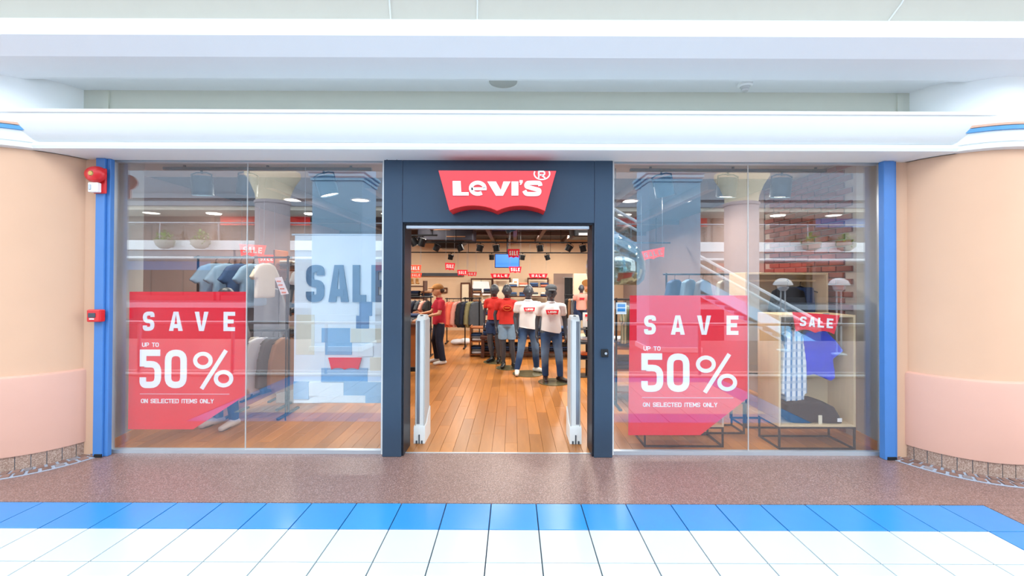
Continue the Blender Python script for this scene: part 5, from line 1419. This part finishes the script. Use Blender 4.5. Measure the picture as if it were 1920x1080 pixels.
for i in range(17):
    x = -32 + i * 4; B().rbox(x - .03, x + .03, YO + .02, YO + .08, 4.25, 5.42, .004).build('post', steel, hr)
    if i < 16: B().box(x + .06, x + 3.94, YO + .045, YO + .06, 4.3, 5.36).build('glass_panel', rail_glass, hr)
for i, x in enumerate((-30, -26, -21.5, -17, -14.5, -9, -7, -4.6, 3, 8.0, 11.3, 16, 19.0, 23, 27)):
    t = thing('balcony_light', 'round soffit light across the atrium, ' + ['leftmost', 'second', 'third', 'fourth', 'fifth', 'sixth', 'seventh', 'eighth', 'ninth', 'tenth', 'eleventh', 'twelfth', 'thirteenth', 'fourteenth', 'rightmost'][i] + ' from the left' * (0 < i < 14), 'ceiling light', (x, YO - 1.6, 6.35), 'recessed lights above the upper balcony across the atrium')
    B().lathe([(0, -.03), (.45, -.03), (.5, 0)], (x, YO - 1.6, 6.35), 20).build('diffuser', panel_on, t)
    if i % 2 == 0: light('AREA', 'balcony_lamp', (x, YO - 1.6, 6.30), 260, (1, .92, .82), .9)
# upper and lower storefronts
rs = random.Random(3)
lab_c = ['brown fronted', 'dark fronted', 'red signed', 'blue signed', 'mauve fronted']
def storefront(x0, x1, z0, h, label, wall, sign, i):
    t = thing('storefront', label, 'shop front', ((x0 + x1) / 2, YO - 3.5, z0))
    y = YO - 3.5
    B().rbox(x0, x0 + .25, y, y + .3, z0, z0 + h, .01).build('pier', wall, t); B().rbox(x1 - .25, x1, y, y + .3, z0, z0 + h, .01).build('pier', wall, t)
    B().rbox(x0 + .25, x1 - .25, y, y + .3, z0 + h - .65, z0 + h, .01).build('sign_board', sign, t)
    B().box(x0 + .25, x1 - .25, y - .6, y - .5, z0, z0 + h - .65).build('interior_panel', wall, t)
    B().rbox(x0 + .25, x1 - .25, y + .05, y + .2, z0, z0 + .4, .01).build('stall_riser', wall, t)
    n = 3
    for k in range(1, n): 
        xx = x0 + (x1 - x0) * k / n; B().rbox(xx - .04, xx + .04, y + .1, y + .18, z0 + .4, z0 + h - .65, .004).build('mullion', black_metal, t)
cols = [(shop_brown, shop_dark), (shop_dark, red_side), (mauve, shop_dark), (shop_brown, shop_blue), (shop_dark, shop_brown), (mauve, red_side), (shop_brown, shop_dark), (shop_dark, shop_blue)]
names = ['first', 'second', 'third', 'fourth', 'fifth', 'sixth', 'seventh', 'eighth']
for i in range(8):
    x0 = -30 + i * 7.5; w_, s_ = cols[i]
    storefront(x0 + .1, x0 + 7.4, 3.55, 2.8, names[i] + ' shop front from the left on the upper balcony across the atrium', w_, s_, i)
    w_, s_ = cols[(i + 3) % 8]
    storefront(x0 + .1, x0 + 7.4, 0, 2.95, names[i] + ' shop front from the left at walkway level across the atrium', w_, s_, i)
# planters on the balcony edge
def planter(px, py, label):
    Y = YO + .85; D = 8.16 - Y
    x = (px - CX) / FPX * D; z = 4.05
    t = thing('planter', label, 'planter', (x, Y, z - .5))
    B().lathe([(.0, -.45), (.25, -.42), (.45, -.25), (.55, 0), (.58, .12), (.52, .12), (.48, .02), (0, .02)], (x, Y, z), 28).build('bowl', stone_pot, t, AU)
    B().rbox(x - .06, x + .06, Y - .69, Y, z - .30, z - .2, .01).build('bracket', steel, t)
    b = B(); rr = random.Random(int(px))
    for k in range(110):
        q = rr.uniform(0, 2 * PI); r = rr.uniform(0, .62); h = rr.uniform(.05, .75 - r * .6)
        if r > .5: h = rr.uniform(-.35, .25)
        c = Vector((x + r * math.cos(q), Y + r * math.sin(q) * .8, z + .1 + h)); u = Vector((rr.uniform(-1, 1), rr.uniform(-1, 1), rr.uniform(-.3, 1))).normalized(); v = u.cross(Vector((0, 0, 1))).normalized() * .05; u = u * .14
        b.add([c - u, c + v, c + u, c - v], [(0, 1, 2, 3)])
    o = b.build('foliage', leaf_m, t); o['kind'] = 'stuff'
planter(308, 455, 'stone planter with green leaves, leftmost on the balcony across the atrium')
planter(375, 455, 'stone planter with green leaves, second from the left on the balcony across the atrium')
planter(1521, 460, 'stone planter with green leaves, third from the left on the balcony across the atrium')
planter(1586, 462, 'stone planter with green leaves, rightmost on the balcony across the atrium')
# escalator crossing the atrium (rises to the left)
ES = -6.5
def ep(px, py): 
    D = 8.16 - ES; v = ray(px, py); tt = D / v.y; return Vector((v.x * tt, ES, EYE + v.z * tt))
p0 = ep(1120, 375); p1 = ep(1540, 605)
t = thing('escalator', 'escalator with glass sides and pale handrails rising across the atrium', 'escalator', ((p0.x + p1.x) / 2, ES, p1.z - 1.0))
dv = (p1 - p0)
for y in (ES, ES - 1.1):
    a = Vector((p0.x, y, p0.z)); b = Vector((p1.x, y, p1.z))
    B().cyl(a, b, .05, n=8).build('handrail', slab_white, t)
    B().add([a - Vector((0, .02, .75)), b - Vector((0, .02, .75)), b - Vector((0, .02, 0)), a - Vector((0, .02, 0)), a - Vector((0, 0, .75)), b - Vector((0, 0, .75)), b, a], [(0, 1, 2, 3), (7, 6, 5, 4), (0, 4, 5, 1), (2, 6, 7, 3)]).build('glass_side', rail_glass, t)
    q = B(); k1 = Vector((0, 0, .75)); k2 = Vector((0, 0, 1.15)); w = Vector((0, .08, 0))
    q.add([a - k1 + w, b - k1 + w, b - k2 + w, a - k2 + w, a - k1 - w, b - k1 - w, b - k2 - w, a - k2 - w], [(0, 1, 2, 3), (7, 6, 5, 4), (0, 4, 5, 1), (2, 6, 7, 3), (0, 3, 7, 4), (1, 5, 6, 2)]); q.build('side_skirt', sky_paint, t)
n = int(dv.length / .38)
for i in range(n):
    c = p0 + dv * ((i + .5) / n); B().box(c.x - .19, c.x + .19, ES - 1.02, ES - .08, c.z - 1.05, c.z - .92).build('step', steel, t)
# lamp posts with white domes behind the railing
def dome_lamp(px, Y, label):
    D = 8.16 - Y; x = (px - CX) / FPX * D; z = EYE - (8 / FPX) * D
    t = thing('lamp_post', label, 'lamp post', (x, Y, 0))
    B().lathe([(.0, .16), (.08, .15), (.16, .10), (.20, .02), (.205, 0), (.12, -.02)], (x, Y, z), 28).build('dome', dome_white, t, AU)
    B().lathe([(.12, -.02), (.11, -.09), (.06, -.14), (0, -.14)], (x, Y, z), 24).build('glass_bowl', slab_white, t, AU)
    for s in (-.05, .05): B().cyl((x + s, Y, 0), (x + s, Y, z - .08), .014, n=8).build('twin_pole', slab_white, t)
    B().lathe([(.14, 0), (.14, .03), (.06, .05), (0, .05)], (x, Y, 0), 20).build('base', slab_white, t, AU)
dome_lamp(1468, -1.9, 'white domed lamp on twin poles across the walkway, left one of the right pair')
dome_lamp(1573, -1.4, 'white domed lamp on twin poles across the walkway, right one of the right pair')
